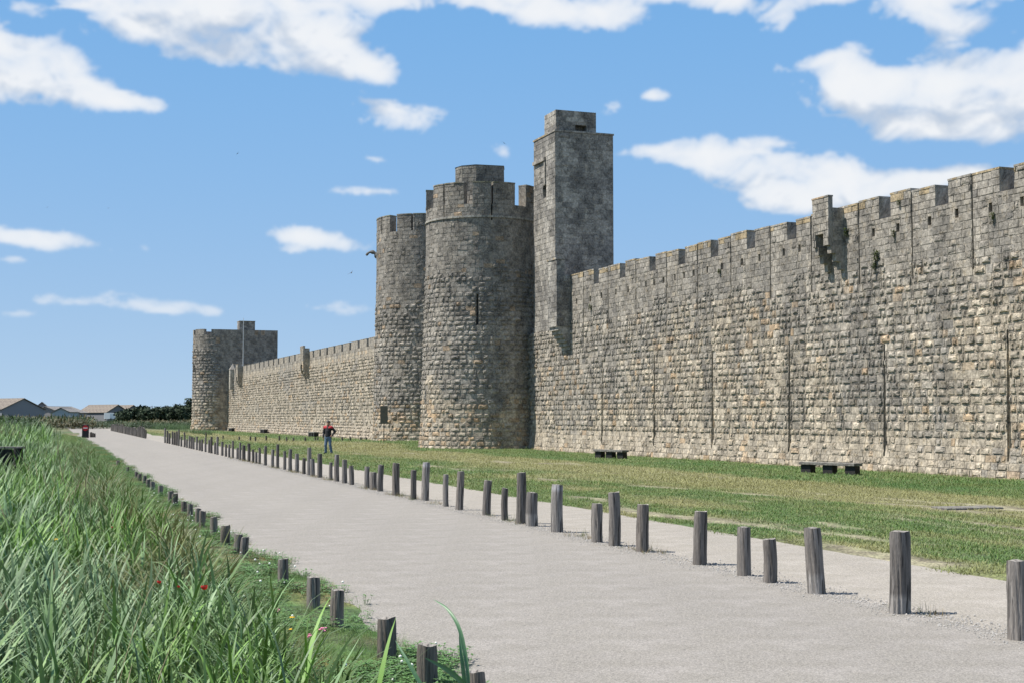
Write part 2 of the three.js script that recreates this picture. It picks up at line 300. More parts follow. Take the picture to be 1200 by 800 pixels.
// a closed (possibly curved) block
function block(G, map, a, b, c, d, n0, n1, color, seg = 1, r = () => .5) {
  for (let s = 0; s < seg; s++) {
    const x0 = lerp(a, b, s / seg), x1 = lerp(a, b, (s + 1) / seg), col = color((x0 + x1) / 2, (c + d) / 2, r);
    const V = (x, y, n) => G.v(map(x, y, n), x + n, y + (n < n1 ? n : 0), col);
    G.q(V(x0, c, n1), V(x1, c, n1), V(x1, d, n1), V(x0, d, n1)); G.q(V(x1, c, n0), V(x0, c, n0), V(x0, d, n0), V(x1, d, n0));
    G.q(V(x0, d, n1), V(x1, d, n1), V(x1, d, n0), V(x0, d, n0)); G.q(V(x0, c, n0), V(x1, c, n0), V(x1, c, n1), V(x0, c, n1));
    if (s === 0) G.q(V(x0, c, n0), V(x0, c, n1), V(x0, d, n1), V(x0, d, n0)); if (s === seg - 1) G.q(V(x1, c, n1), V(x1, c, n0), V(x1, d, n0), V(x1, d, n1));
  }
}
const CREAM = [.455, .39, .303], SAND = [.405, .342, .26], GREY = [.305, .279, .244], DARK = [.135, .127, .12], OCHRE = [.46, .30, .16], LICHEN = [.36, .25, .10];
function wallColor(top, greyFrom = 1.9, greyTo = 6.6, streak = true) {
  return (s, y, r) => {
    const n1 = fbm2(s * .22, y * .3, 4, 3), n2 = fbm2(s * .55, y * .55, 3, 13), st = vn2(s * 1.05, y * .11, 23) * .65 + vn2(s * 2.7, y * .2, 29) * .35;
    const grey = clamp((y - greyFrom) / (greyTo - greyFrom) * .8 + (n1 - .5) * 2.0 + .08);
    let c = mix3(CREAM, SAND, r()); c = mix3(c, GREY, grey > .25 + r() * .5 ? .5 + .3 * r() : .22 * r());
    if (streak && st > .6 - r() * .05 && y > 1.6) c = mix3(c, DARK, .25 + .3 * r());
    if (y > top - 2.6) c = mix3(c, mul3(GREY, .82), .5);
    const k = r(); if (k < .025 + .3 * smooth(.58, .7, n2) && y < top - 2.6) c = mix3(c, OCHRE, .25 + .35 * r()); else if (k > .95 && y > 1.2) c = mix3(c, DARK, .4);
    return mul3(c, .93 + .14 * r());
  };
}

// -------- the long near curtain wall
const H_NEAR = 9.72, SILL = 8.98;
const S_CORNER = onWall(650.5, 230)[0], S_BOX = onWall(669, 360)[0], S_NEAR = -14;
const nearMap = (s, y, n) => wallAt(s, y, n + .16 * clamp(1 - y / 1.15));
const nearColor = wallColor(H_NEAR);
{
  const t = thing('curtain_wall', 'long tall battlemented stone wall with rough bossed blocks and arrow slits, right of the square turret', 'wall');
  const crenels = [[695.7, 701.5], [726.5, 732.5], [761, 768], [795, 802.7], [833, 841.5], [874.7, 885], [922.6, 932.8], [1030.7, 1044], [1097, 1111.7], [1174, 1188.7]].map(([a, b]) => [onWall(b, 250)[0], onWall(a, 250)[0]]);
  let last = crenels[crenels.length - 1]; for (let k = 1; last[0] - k * 3.3 > S_NEAR; k++) crenels.push([last[0] - k * 3.25, last[0] - k * 3.25 + .64]);
  crenels.sort((p, q) => p[0] - q[0]);
  for (const c of crenels) { const m = (c[0] + c[1]) / 2; c[0] = m - .33; c[1] = m + .33; }
  const holes = [];
  const slitPx = [[684, 405], [713, 398], [745.5, 388], [781.5, 378], [818, 370], [857, 362], [903.4, 352], [951.6, 343], [1007.5, 334], [1070, 327], [1141, 316]];
  const slits = slitPx.map(([u, v]) => { const s = onWall(u, v); return { a: s[0] - .035, b: s[0] + .035, c: s[1], d: SILL, depth: .5, open: true }; });
  for (let k = 1; k < 4; k++) slits.push({ a: slits[slitPx.length - 1].a - k * 3.25, b: slits[slitPx.length - 1].b - k * 3.25, c: 6, d: SILL, depth: .5, open: true });
  holes.push(...slits);
  for (const [u, v] of [[675.7, 353], [691.6, 350], [704.8, 346], [721.6, 342], [736, 339], [757, 333], [766.7, 331], [777.4, 328.5], [791, 325], [801.6, 322.4], [813, 319.7], [829, 316], [846, 312], [869.5, 307], [890, 302], [918.5, 295.5], [937, 291], [1023.7, 272.5], [1052.5, 266.7], [1089.5, 258.7], [1121.5, 250], [1161, 243], [1198, 236]]) { const [s, y] = onWall(u, v); holes.push({ a: s - .085, b: s + .085, c: y - .15, d: y + .15, depth: .6 }); }
  for (const [u, v0, v1] of [[706, 420, 520], [767, 415, 528], [835, 410, 534], [925, 400, 540], [1036.5, 403, 545], [1181, 386, 552]]) { const A = onWall(u, v0), Z = onWall(u - 1.5, v1); holes.push({ a: A[0] - .04, b: A[0] + .04, c: Math.max(.55, Z[1]), d: A[1], depth: .5 }); holes.push({ a: A[0] - .1, b: A[0] + .1, c: Z[1] + .72, d: Z[1] + .88, depth: .4 }); }
  const G = new Geo(), stones = new Geo();
  const base = { u0: S_NEAR, u1: S_CORNER, y0: -.3, y1: SILL, map: nearMap, color: nearColor, holes, seed: 4 };
  const pale = (s, y, r) => mix3(nearColor(s, y, r), SAND, .3);
  core(G, { ...base, du: .8, color: pale });
  block(G, nearMap, S_NEAR, S_CORNER + 3, -.3, SILL - .02, -2.6, -.66, pale, 30);
  for (let i = 0; i <= slits.length; i++) { const ss = slits.map((q) => q).sort((p, q) => p.a - q.a), a = i ? ss[i - 1].b : S_NEAR, b = i < ss.length ? ss[i].a : S_CORNER; if (b - a > .05) G.q(...[[a, -.02], [b, -.02], [b, -.66], [a, -.66]].map(([x, n]) => G.v(nearMap(x, SILL, n), x, n, GREY))); }
  obj('wall_core', G.build(), stoneMat, t);
  // every stone; the 300 that show largest are parts of their own, the others one part
  const all = [];
  lay({ ...base, course: [.22, .31], len: [.2, .6], boss: (s, y, r, w) => y < 1.2 ? (r() < .35 ? .02 + r() * .03 : 0) : y > 7.25 + (vn2(s * .8, 1, 4) - .5) * .9 ? (r() < .12 ? .02 : 0) : r() < .14 ? 0 : .02 + r() * .04, take: (p, q, c, d, boss) => { const g = new Geo(); all.push({ g, p, q, c, d, boss }); return g; } });
  for (const k of all) { const m = nearMap((k.p + k.q) / 2, (k.c + k.d) / 2, 0), z = -m[2], u = m[0] / z * F; k.area = Math.abs(u) < 585 && (k.c + k.d) / 2 > 0 && z > 5 ? (k.q - k.p) * (k.d - k.c) * (.346 + u / F * .938) / z / z * (k.boss > 0 ? 1 : .4) : 0; }
  all.sort((p, q) => q.area - p.area);
  all.forEach((k, i) => { if (i < 300) obj('stone', k.g.build(), stoneMat, t); else { const o = stones.p.length / 3; for (let e = 0; e < k.g.p.length; e++) stones.p.push(k.g.p[e]); for (let e = 0; e < k.g.u.length; e++) stones.u.push(k.g.u[e]); for (let e = 0; e < k.g.c.length; e++) stones.c.push(k.g.c[e]); for (const x of k.g.i) stones.i.push(x + o); } });
  stuff('stonework', new THREE.Mesh(stones.build(), stoneMat), null, null, t);
  // merlons, split by their arrow slits
  const edges = [[S_NEAR - 2, S_NEAR], ...crenels, [S_CORNER, S_CORNER + 2]];
  for (let i = 1; i < edges.length; i++) {
    const a = edges[i - 1][1], b = edges[i][0]; if (b - a < .3) continue;
    const M = new Geo(), K = new Geo(), r = rng(300 + i); let pieces = [[a, b]];
    for (const q of slits) pieces = pieces.flatMap(([p, e]) => q.a > p && q.b < e ? [[p, q.a], [q.b, e]] : [[p, e]]);
    for (const [p, e] of pieces) {
      const top = H_NEAR + (r() - .5) * .1;
      block(M, nearMap, p + .006, e - .006, SILL + .001, top - .02, -.64, -.02, (s, y, q) => mul3(GREY, .95), 2);
      lay({ u0: p, u1: e, y0: SILL + .002, y1: top, map: nearMap, color: (s, y, q) => y > top - .16 && q() < .5 ? mix3(nearColor(s, y, q), LICHEN, .5) : nearColor(s, y, q), course: [.22, .27], len: [.4, .9], boss: (s, y, q) => q() < .1 ? .02 : 0, take: () => M, seed: 500 + i * 7 + pieces.length });
      block(K, nearMap, p - .004, e + .004, top - .018, top + .05, -.65, .012, (s, y, q) => r() < .55 ? mix3(GREY, LICHEN, .55) : GREY, 5);
    }
    obj('coping', K.build(), stoneMat, obj('merlon', M.build(), stoneMat, t));
  }
}
console.log('near wall done');

// -------- box on corbels over the near wall
function brattice(name, label, o) {
  const t = thing(name, label, 'brattice'), { a, b, y0, y1, ys, p, map, color } = o, r = rng(o.seed);
  const F1 = new Geo(); // front plate with an opening at its foot
  const open = { a: lerp(a, b, .35), b: lerp(a, b, .82), c: y0, d: y0 + (y1 - y0) * .26 };
  lay({ u0: a, u1: b, y0, y1, holes: [open], map, color, course: [.24, .3], len: [.4, .8], boss: () => 0, take: () => F1, seed: o.seed, out: p });
  block(F1, map, a + .01, open.a, y0, open.d, p - .2, p - .02, color, 1, r); block(F1, map, open.b, b - .01, y0, open.d, p - .2, p - .02, color, 1, r); block(F1, map, a + .01, b - .01, open.d + .001, y1 - .01, p - .2, p - .02, color, 3, r);
  block(F1, map, a - .01, b + .01, y1, y1 + .06, p - .21, p + .015, (s, y, q) => r() < .7 ? mix3(GREY, OCHRE, .6) : GREY, 4);
  obj('front_wall', F1.build(), stoneMat, t);
  for (const [x0, x1] of [[a, a + .2], [b - .2, b]]) { const S = new Geo(); for (let k = 0; k < 8; k++) { const c = lerp(y0, ys, k / 8), d = lerp(y0, ys, (k + 1) / 8); block(S, map, x0 + (r() - .5) * .012, x1 + (r() - .5) * .012, c + .004, d, .0, p - .201, color, 1, r); } obj('side_wall', S.build(), stoneMat, t); }
  for (const x of [a + .12, b - .12]) { const S = new Geo(); for (let k = 0; k < 3; k++) block(S, map, x - .13, x + .13, y0 - .3 * (k + 1), y0 - .3 * k - .002, -.05, p * (1 - .3 * k) - .1, color, 1, r); obj('corbel', S.build(), stoneMat, t); }
  return t;
}
{
  const p = .68, A = onWall(971.5, 290, p), B = onWall(952.5, 290, p), T = onWall(962, 232.5, p), L = onWall(962, 289, p);
  brattice('brattice', 'small stone box on corbels jutting from the top of the near wall', { a: A[0], b: B[0], y0: L[1], y1: T[1], ys: H_NEAR - .02, p, map: (s, y, n) => wallAt(s, y, n), color: (s, y, r) => nearColor(s, y, r), seed: 31 });
}

// -------- square stair turret
const turretColor = (s, y, r) => { const n = fbm2(s * .5, y * .5, 3, 5), k = fbm2(s * 1.3, y * 1.1, 5, 77); let c = mix3(GREY, [.37, .345, .305], n * .4 + .4 * r()); c = mix3(c, DARK, .6 * smooth(.44, .56, k)); return mul3(c, .94 + .12 * r()); };   // grey stone with dark lichen blotches
function boxStones(t, name, o) {     // a rectangular block in wall coordinates, dressed stones on the faces in view
  const G = new Geo(), r = rng(o.seed); const m = (s, y, n) => wallAt(s, y, n);
  block(G, m, o.a + .62, o.b - .02, o.y0, o.y1 - .006, o.n0 + .02, o.n1 - .62, o.color, 1, r);
  core(G, { u0: o.a + .012, u1: o.b, y0: o.y0, y1: o.y1 - .005, map: (x, y, n) => wallAt(x, y, o.n1 + n), color: o.color, holes: o.frontHoles, du: 1, seed: o.seed });
  core(G, { u0: o.n0, u1: o.n1 - .012, y0: o.y0, y1: o.y1 - .005, map: (x, y, n) => wallAt(o.a - n, y, x), color: o.sideColor || o.color, holes: o.sideHoles, du: 1, seed: o.seed });
  G.q(...[[o.a + .012, o.n1 - .012], [o.b, o.n1 - .012], [o.b, o.n0], [o.a + .012, o.n0]].map(([x, n]) => G.v(m(x, o.y1 - .005, n), x, n, GREY)));
  const L = { course: [.25, .34], len: [.35, .8], boss: (s, y, q) => q() < .06 ? .02 : 0, take: () => G };
  lay({ ...L, u0: o.a, u1: o.b, y0: o.y0, y1: o.y1, holes: o.frontHoles, map: (x, y, n) => wallAt(x, y, o.n1 + n), color: o.color, seed: o.seed });
  lay({ ...L, u0: o.n0, u1: o.n1, y0: o.y0, y1: o.y1, holes: o.sideHoles, map: (x, y, n) => wallAt(o.a - n, y, x), color: o.sideColor || o.color, seed: o.seed + 1 });
  if (o.cap) { const k = .04; block(G, m, o.a - k, o.b + k, o.y1, o.y1 + .1, o.n0 - k, o.n1 + k, (s, y, q) => r() < .6 ? mix3(GREY, LICHEN, .5) : GREY, 6); }
  return obj(name, G.build(), stoneMat, t);
}
{
  const t = thing('square_turret', 'tall square stone stair turret with a smaller block on top, above the round towers', 'tower');
  const P = 0, top = onWall(650, 154)[1], s0 = S_CORNER, s1 = onWall(625.5, 230)[0], dressed = onWall(640, 388)[1];
  const depthTo = (u, s, n) => { const d = ray(u, HORIZON); let lo = 0, hi = 9; for (let k = 0; k < 40; k++) { const m = (lo + hi) / 2, w = wallAt(s, 0, n - m); if (w[0] / -w[2] < d[0] / -d[2]) lo = m; else hi = m; } return lo; };   // how far back a side runs to end at a pixel column
  const n1 = depthTo(720, s0, P);
  const win = onWall(638, 217), win2 = onWall(638, 232);
  boxStones(t, 'shaft', { a: s0, b: s1, y0: dressed, y1: top, n0: P - n1, n1: P, color: turretColor, seed: 61, cap: true, frontHoles: [{ a: win[0] - .28, b: win[0] + .22, c: win2[1], d: win[1] }] });
  const hood = onWall(632, 190), hg = new Geo(), m = (s, y, n) => wallAt(s, y, n);
  block(hg, m, win[0] - .25, s1 - .1, hood[1] - .1, hood[1] + .1, P - .1, P + .13, () => GREY, 3); block(hg, m, win[0] - .25, win[0] - .1, win[1], hood[1] - .102, P - .1, P + .08, () => GREY);
  obj('hood_moulding', hg.build(), stoneMat, t);
  const capTop = onWall(648, 130, P - .1)[1], cn = depthTo(700, s0 + .1, P - .1);
  boxStones(t, 'cap_house', { a: s0 + .12, b: s0 + 1.9, y0: top + .1, y1: capTop, n0: P - .1 - cn, n1: P - .1, color: turretColor, seed: 67, cap: false, sideHoles: [{ a: P - .1 - cn * .76, b: P - .1 - cn * .48, c: top + .16, d: top + .5 }] });
  const fg = new Geo(), fs = new Geo(), o = { u0: S_CORNER + .001, u1: s1 + 6, y0: -.3, y1: dressed, map: nearMap, color: nearColor, holes: [], seed: 71 };
  core(fg, { ...o, du: .8 }); block(fg, m, S_CORNER, s1 + 6, -.3, dressed - .01, -2.5, -.2, nearColor, 8); obj('foot_core', fg.build(), stoneMat, t);
  lay({ ...o, course: [.22, .31], len: [.2, .6], boss: (s, y, q) => y < 1.2 ? (q() < .35 ? .03 : 0) : q() < .2 ? 0 : .025 + q() * .048, take: () => fs });
  stuff('foot_stonework', new THREE.Mesh(fs.build(), stoneMat), null, null, t);
}
// -------- tall stone box on stepped corbels where the near wall meets the turret
{
  const t = thing('garderobe', 'tall narrow stone box on stepped corbels where the near wall meets the square turret', 'garderobe'), p = .85, r = rng(5), m = (s, y, n) => wallAt(s, y, n);
  const top = onWall(655, 303, p)[1], bot = onWall(655, 382, p)[1], a = S_BOX, b = S_BOX + 1.35, wallTop = H_NEAR + .05;
  boxStones(t, 'box', { a, b, y0: bot, y1: wallTop, n0: 0, n1: p, color: turretColor, seed: 63, cap: false });
  boxStones(t, 'upper_wall', { a: a + .03, b, y0: wallTop + .001, y1: top, n0: p - .5, n1: p - .01, color: turretColor, seed: 64, cap: true });
  const steps = 6; for (let k = 0; k < steps; k++) { const cg = new Geo(); block(cg, m, a + .04, b - .04, bot - .21 * (k + 1), bot - .21 * k - .002, -.05, p * (1 - (k + .7) / steps), turretColor, 1, r); obj('corbel', cg.build(), stoneMat, t); }
}

// -------- round towers
function roundTower(name, label, o) {
  const t = thing(name, label, 'tower'), { x, z, R, sill, top } = o, r = rng(o.seed);
  const flare = (y) => o.flare * clamp(1 - y / (sill * .8)) + .14 * clamp(1 - y / 1.3);
  const map = (u, y, n) => { const a = u / R, q = R + n + flare(y); return [x + Math.sin(a) * q, y, z + Math.cos(a) * q]; };      // u = 0 faces the camera (+z), + to the right
  const half = Math.PI * R;
  const col = o.color, holes = o.holes.map(([deg, y0, y1, w, depth]) => { const u = deg * Math.PI / 180 * R; return { a: u - w / 2, b: u + w / 2, c: y0, d: y1, depth: depth || .5 }; });
  const G = new Geo(), S = new Geo();
  const pale = (s, y, q) => mix3(col(s, y, q), [.36, .325, .27], .35);
  core(G, { u0: -half, u1: half, y0: -.4, y1: sill, map, color: pale, holes, du: R / 9, seed: o.seed });
  // roof deck
  const n = 40, c0 = G.v([x, sill - .002, z], 0, 0, GREY); let pv = null; for (let k = 0; k <= n; k++) { const a = -Math.PI + 2 * Math.PI * k / n, v = G.v([x + Math.sin(a) * (R - .02), sill - .002, z + Math.cos(a) * (R - .02)], Math.sin(a) * R, Math.cos(a) * R, GREY); if (pv !== null) G.i.push(c0, pv, v); pv = v; }
  obj('tower_core', G.build(), stoneMat, t);
  const all = [], span = o.span * Math.PI / 180 * R;
  lay({ u0: -span, u1: span, y0: -.4, y1: sill, holes, map, color: col, course: [.24, .32], len: [.25, .62], boss: o.boss, seed: o.seed + 3, take: (p, q, c, d, b) => { const g = new Geo(); all.push({ g, p, q, c, d, b }); return g; } });
  for (const k of all) { const a = (k.p + k.q) / 2 / R; k.area = k.b > 0 && k.c > .3 ? (k.q - k.p) * (k.d - k.c) * Math.max(0, Math.cos(a + .02)) * (k.c > 1 && k.d < 9 ? 1 : .5) : 0; }
  all.sort((p, q) => q.area - p.area);
  all.forEach((k, i) => { if (i < (o.parts || 0)) obj('stone', k.g.build(), stoneMat, t); else { const f = S.p.length / 3; for (const e of k.g.p) S.p.push(e); for (const e of k.g.u) S.u.push(e); for (const e of k.g.c) S.c.push(e); for (const e of k.g.i) S.i.push(e + f); } });
  stuff('stonework', new THREE.Mesh(S.build(), stoneMat), null, null, t);
  if (o.band) { const B = new Geo(); block(B, map, -span, span, o.band, o.band + .12, -.03, .06, (s, y, q) => mul3([.36, .34, .30], .9 + .2 * r()), 30); obj('string_course', B.build(), stoneMat, t); }
  for (const m of o.merlons) {           // [from, to, slit or null] in degrees
    const M = new Geo(), K = new Geo(), k = Math.PI / 180 * R; let pcs = [[m[0] * k, m[1] * k]]; if (m[2] != null) { const q = m[2] * k; pcs = [[m[0] * k, q - .05], [q + .05, m[1] * k]]; }
    for (const [a, b] of pcs) {
      block(M, map, a + .01, b - .01, sill, top - .01, -.6, -.02, col, Math.max(1, Math.round((b - a) / .35)), r);
      lay({ u0: a, u1: b, y0: sill, y1: top, map, color: col, course: [.25, .32], len: [.35, .7], boss: (s, y, q) => q() < .08 ? .02 : 0, take: () => M, seed: o.seed + Math.round(m[0]) + 900 });
      block(K, map, a, b, top, top + .07, -.62, .02, (s, y, q) => r() < .5 ? mix3(GREY, [.2, .19, .08], .5) : GREY, Math.max(2, Math.round((b - a) / .35)));
    }
    obj('coping', K.build(), stoneMat, obj('merlon', M.build(), stoneMat, t));
  }
  return { t, map };
}
const towerColor = (seedN, grey) => (s, y, r) => {
  const n = fbm2(s * .35 + seedN, y * .3, 4, 19), g = clamp((y - 1.2) / grey + (n - .5) * 1.5); let c = mix3(mix3(CREAM, SAND, r()), mul3(GREY, .97), g > .2 + r() * .45 ? .7 + .25 * r() : .2 * r());
  if (y < 3 && r() < .3) c = mix3(c, OCHRE, .35 + .3 * r());
  if (y > 8.5 + (n - .5) * 5) c = mix3(c, mul3(GREY, .6), .55);
  const k = r(); if (k < .03) c = mix3(c, OCHRE, .45); else if (k > .94) c = mix3(c, DARK, .4); return mul3(c, .91 + .18 * r());
};
const atDepth = (u, z) => { const d = ray(u, HORIZON); return d[0] / -d[2] * z; };
{
  const zc = 84, R = 3.52, x = atDepth(565.5, zc), k = F / zc, Y = (v, z = zc) => EYE + (HORIZON - v) * z / F;
  const top = Y(217, zc - 2), sill = Y(240, zc - 2.6), band = Y(255, zc - 3), toDeg = (u) => Math.asin(clamp((u - 565.5) / (R * k), -1, 1)) / Math.PI * 180;
  console.log('big tower', x, sill, top);
  const { t, map } = roundTower('round_tower', 'large round stone tower with a polygonal cap house, beside the square turret', {
    x, z: -zc, R, sill, top, band, flare: .3, seed: 101, span: 112, parts: 300, color: towerColor(3, 4),
    boss: (s, y, r) => y > 10.4 + (vn2(s, 2, 3) - .5) ? (r() < .12 ? .02 : 0) : y < .7 ? .03 : r() < .18 ? 0 : .025 + r() * .042,
    holes: [[toDeg(561), Y(381, 80.5), Y(344, 80.5), .13], [toDeg(618), Y(488, 81), Y(447, 81), .12], [-82, Y(358, 83), Y(335, 83), .2], [toDeg(522), sill - 1.0, sill, .08], [toDeg(577), sill - 1.0, sill, .08], [toDeg(505), Y(265), Y(259), .14]],
    merlons: [[-118, -84, -100], [toDeg(509), toDeg(545.5), toDeg(522)], [toDeg(555), toDeg(603.5), toDeg(577.5)], [toDeg(616), 96, null]],
  });
  // polygonal cap house on the roof
  const G = new Geo(), n = 7, Rc = 1, cx = x + (562 - 565.5) / k, cz = -zc + .3, hT = Y(193.5, zc + .3 - 1.2), rr = rng(9), outline = [[-1.5, -1.2], [-1.5, .3], [-1.06, 1.0], [-.2, 1.4], [1.48, .95], [1.5, -.4], [1.0, -1.3]];
  const pt = (i, q) => { const c = outline[i % n]; return [cx + c[0] * q, cz + c[1] * q]; };
  for (let i = 0; i < n; i++) {
    const [x0, z0] = pt(i, Rc), [x1, z1] = pt(i + 1, Rc), L = Math.hypot(x1 - x0, z1 - z0), nx = (z1 - z0) / L, nz = -(x1 - x0) / L;
    const m = (u, y, nn) => [lerp(x0, x1, u / L) - nx * nn, y, lerp(z0, z1, u / L) - nz * nn];
    block(G, m, 0, L, sill - .01, hT - .01, -.3, -.02, turretColor, 1, rr);
    lay({ u0: 0, u1: L, y0: sill, y1: hT, map: m, color: (s, y, q) => y > sill + .95 ? mul3(mix3(turretColor(s, y, q), [.2, .19, .16], .6), .9) : mul3(mix3(turretColor(s, y, q), [.38, .36, .32], .5), 1), course: [.24, .3], len: [.35, .7], boss: () => 0, take: () => G, seed: 40 + i });
  }
  const c = G.v([cx, hT + .02, cz], 0, 0, GREY); for (let i = 0; i < n; i++) { const a = pt(i, Rc + .02), b = pt(i + 1, Rc + .02); G.i.push(c, G.v([a[0], hT, a[1]], a[0], a[1], GREY), G.v([b[0], hT, b[1]], b[0], b[1], GREY)); }
  obj('cap_house', G.build(), stoneMat, t);
}
let gargoyleSpot;
{
  const zc = 96, R = 3.52, uc = 499, x = atDepth(uc, zc), k = F / zc, Y = (v, z = zc) => EYE + (HORIZON - v) * z / F, toDeg = (u) => Math.asin(clamp((u - uc) / (R * k), -1, 1)) / Math.PI * 180;
  const top = Y(253.5, zc - 2), sill = Y(272.5, zc - 2);
  roundTower('round_tower', 'slimmer looking round stone tower with a gargoyle, partly hidden behind the large round tower', {
    x, z: -zc, R, sill, top, band: 0, flare: .16, seed: 151, span: 108, parts: 0, color: towerColor(31, 5),
    boss: (s, y, r) => y > 9.8 ? (r() < .12 ? .02 : 0) : y < .7 ? .03 : r() < .18 ? 0 : .025 + r() * .042,
    holes: [[-86, Y(369, 96), Y(356, 96), .16], [-70, Y(305, 95), Y(298, 95), .12]],
    merlons: [[-115, toDeg(460), toDeg(449)], [toDeg(468), toDeg(489), toDeg(486)], [toDeg(489.2), 35, null]],
  });
  gargoyleSpot = { x, z: -zc, R, y: Y(297, zc) };
  // gargoyle
  const q = thing('gargoyle', 'dark stone gargoyle spout curving out from the slimmer round tower', 'gargoyle', [x - R, Y(296), -zc + .2]);
  const pts = [[.5, -.45], [.1, -.3], [-.12, -.02], [-.42, .05], [-.62, -.06], [-.72, -.2]].map(([a, b]) => new THREE.Vector3(a, b, 0)), curve = new THREE.CatmullRomCurve3(pts), g = new THREE.TubeGeometry(curve, 24, .12, 8), ps = g.attributes.position;
  for (let i = 0; i < ps.count; i++) { const ring = Math.floor(i / 9) / 24, c = curve.getPointAt(Math.min(1, ring)), s = lerp(1.7, .55, ring) * (1 + .25 * Math.sin(ring * 22)); ps.setXYZ(i, c.x + (ps.getX(i) - c.x) * s, c.y + (ps.getY(i) - c.y) * s, (ps.getZ(i)) * s); }
  g.computeVertexNormals(); const gm = new THREE.MeshStandardMaterial({ color: new THREE.Color().setRGB(.1, .1, .1), roughness: .9, bumpMap: stoneBump, bumpScale: .02 });
  obj('spout', g, gm, q);
}
console.log('towers done');

// -------- far curtain wall
const H_FAR = 9.05, SILL_FAR = 8.3, S_FAR0 = toWall(atDepth(470, 104), -104)[0], S_FAR1 = onWall(267, 500, -1.2)[0];
const farColor = wallColor(H_FAR + 1.6, 3.5, 16, false);
const farMap = (s, y, n) => wallAt(s, y, n - 1.2 + .2 * clamp(1 - y / 1.2));
{
  console.log('far wall', S_FAR0, S_FAR1);
  const t = thing('curtain_wall', 'distant straight battlemented stone wall running from the round towers to the far corner tower', 'wall');
  const G = new Geo(), S = new Geo(), holes = [], o = { u0: S_FAR0, u1: S_FAR1, y0: -.3, y1: SILL_FAR, map: farMap, color: farColor, holes, seed: 201 };
  core(G, { ...o, du: 1.2 }); block(G, farMap, S_FAR0, S_FAR1, -.3, SILL_FAR - .01, -2.5, -.6, farColor, 40); block(G, farMap, S_FAR0, S_FAR1, SILL_FAR - .3, SILL_FAR - .005, -2.5, -.03, farColor, 20); obj('wall_core', G.build(), stoneMat, t);
  lay({ ...o, course: [.26, .34], len: [.4, 1.0], boss: (s, y, r) => y > 7.4 ? 0 : r() < .25 ? 0 : .04 + r() * .04, take: () => S });
  stuff('stonework', new THREE.Mesh(S.build(), stoneMat), null, null, t);
  let i = 0; for (let s = S_FAR0; s < S_FAR1 - .6; s += 3.35, i++) {
    const M = new Geo(), b = Math.min(s + 2.65, S_FAR1), r = rng(800 + i);
    block(M, farMap, s, b, SILL_FAR, H_FAR - .05, -.6, .0, farColor, 2, r); block(M, farMap, s - .01, b + .01, H_FAR - .049, H_FAR, -.61, .015, () => GREY, 2); obj('merlon', M.build(), stoneMat, t);
  }
}
for (const [u0, u1, v0, v1, label] of [[352, 359.5, 406, 440, 'stone box on corbels jutting from the middle of the distant wall'], [276, 281, 427, 452, 'stone box on corbels near the corner tower end of the distant wall']]) {
  const p = .7, A = onWall(u1 - 5 * (u1 - u0) / 8, v1, -1.2 + p), T = onWall(u0 + 1, v0, -1.2 + p);
  brattice('brattice', label, { a: A[0], b: A[0] + 1.7, y0: onWall(u0, v1 - 6, -1.2 + p)[1], y1: T[1], ys: T[1] - .2, p, map: (s, y, n) => wallAt(s, y, n - 1.2), color: farColor, seed: 33 + u0 });
}
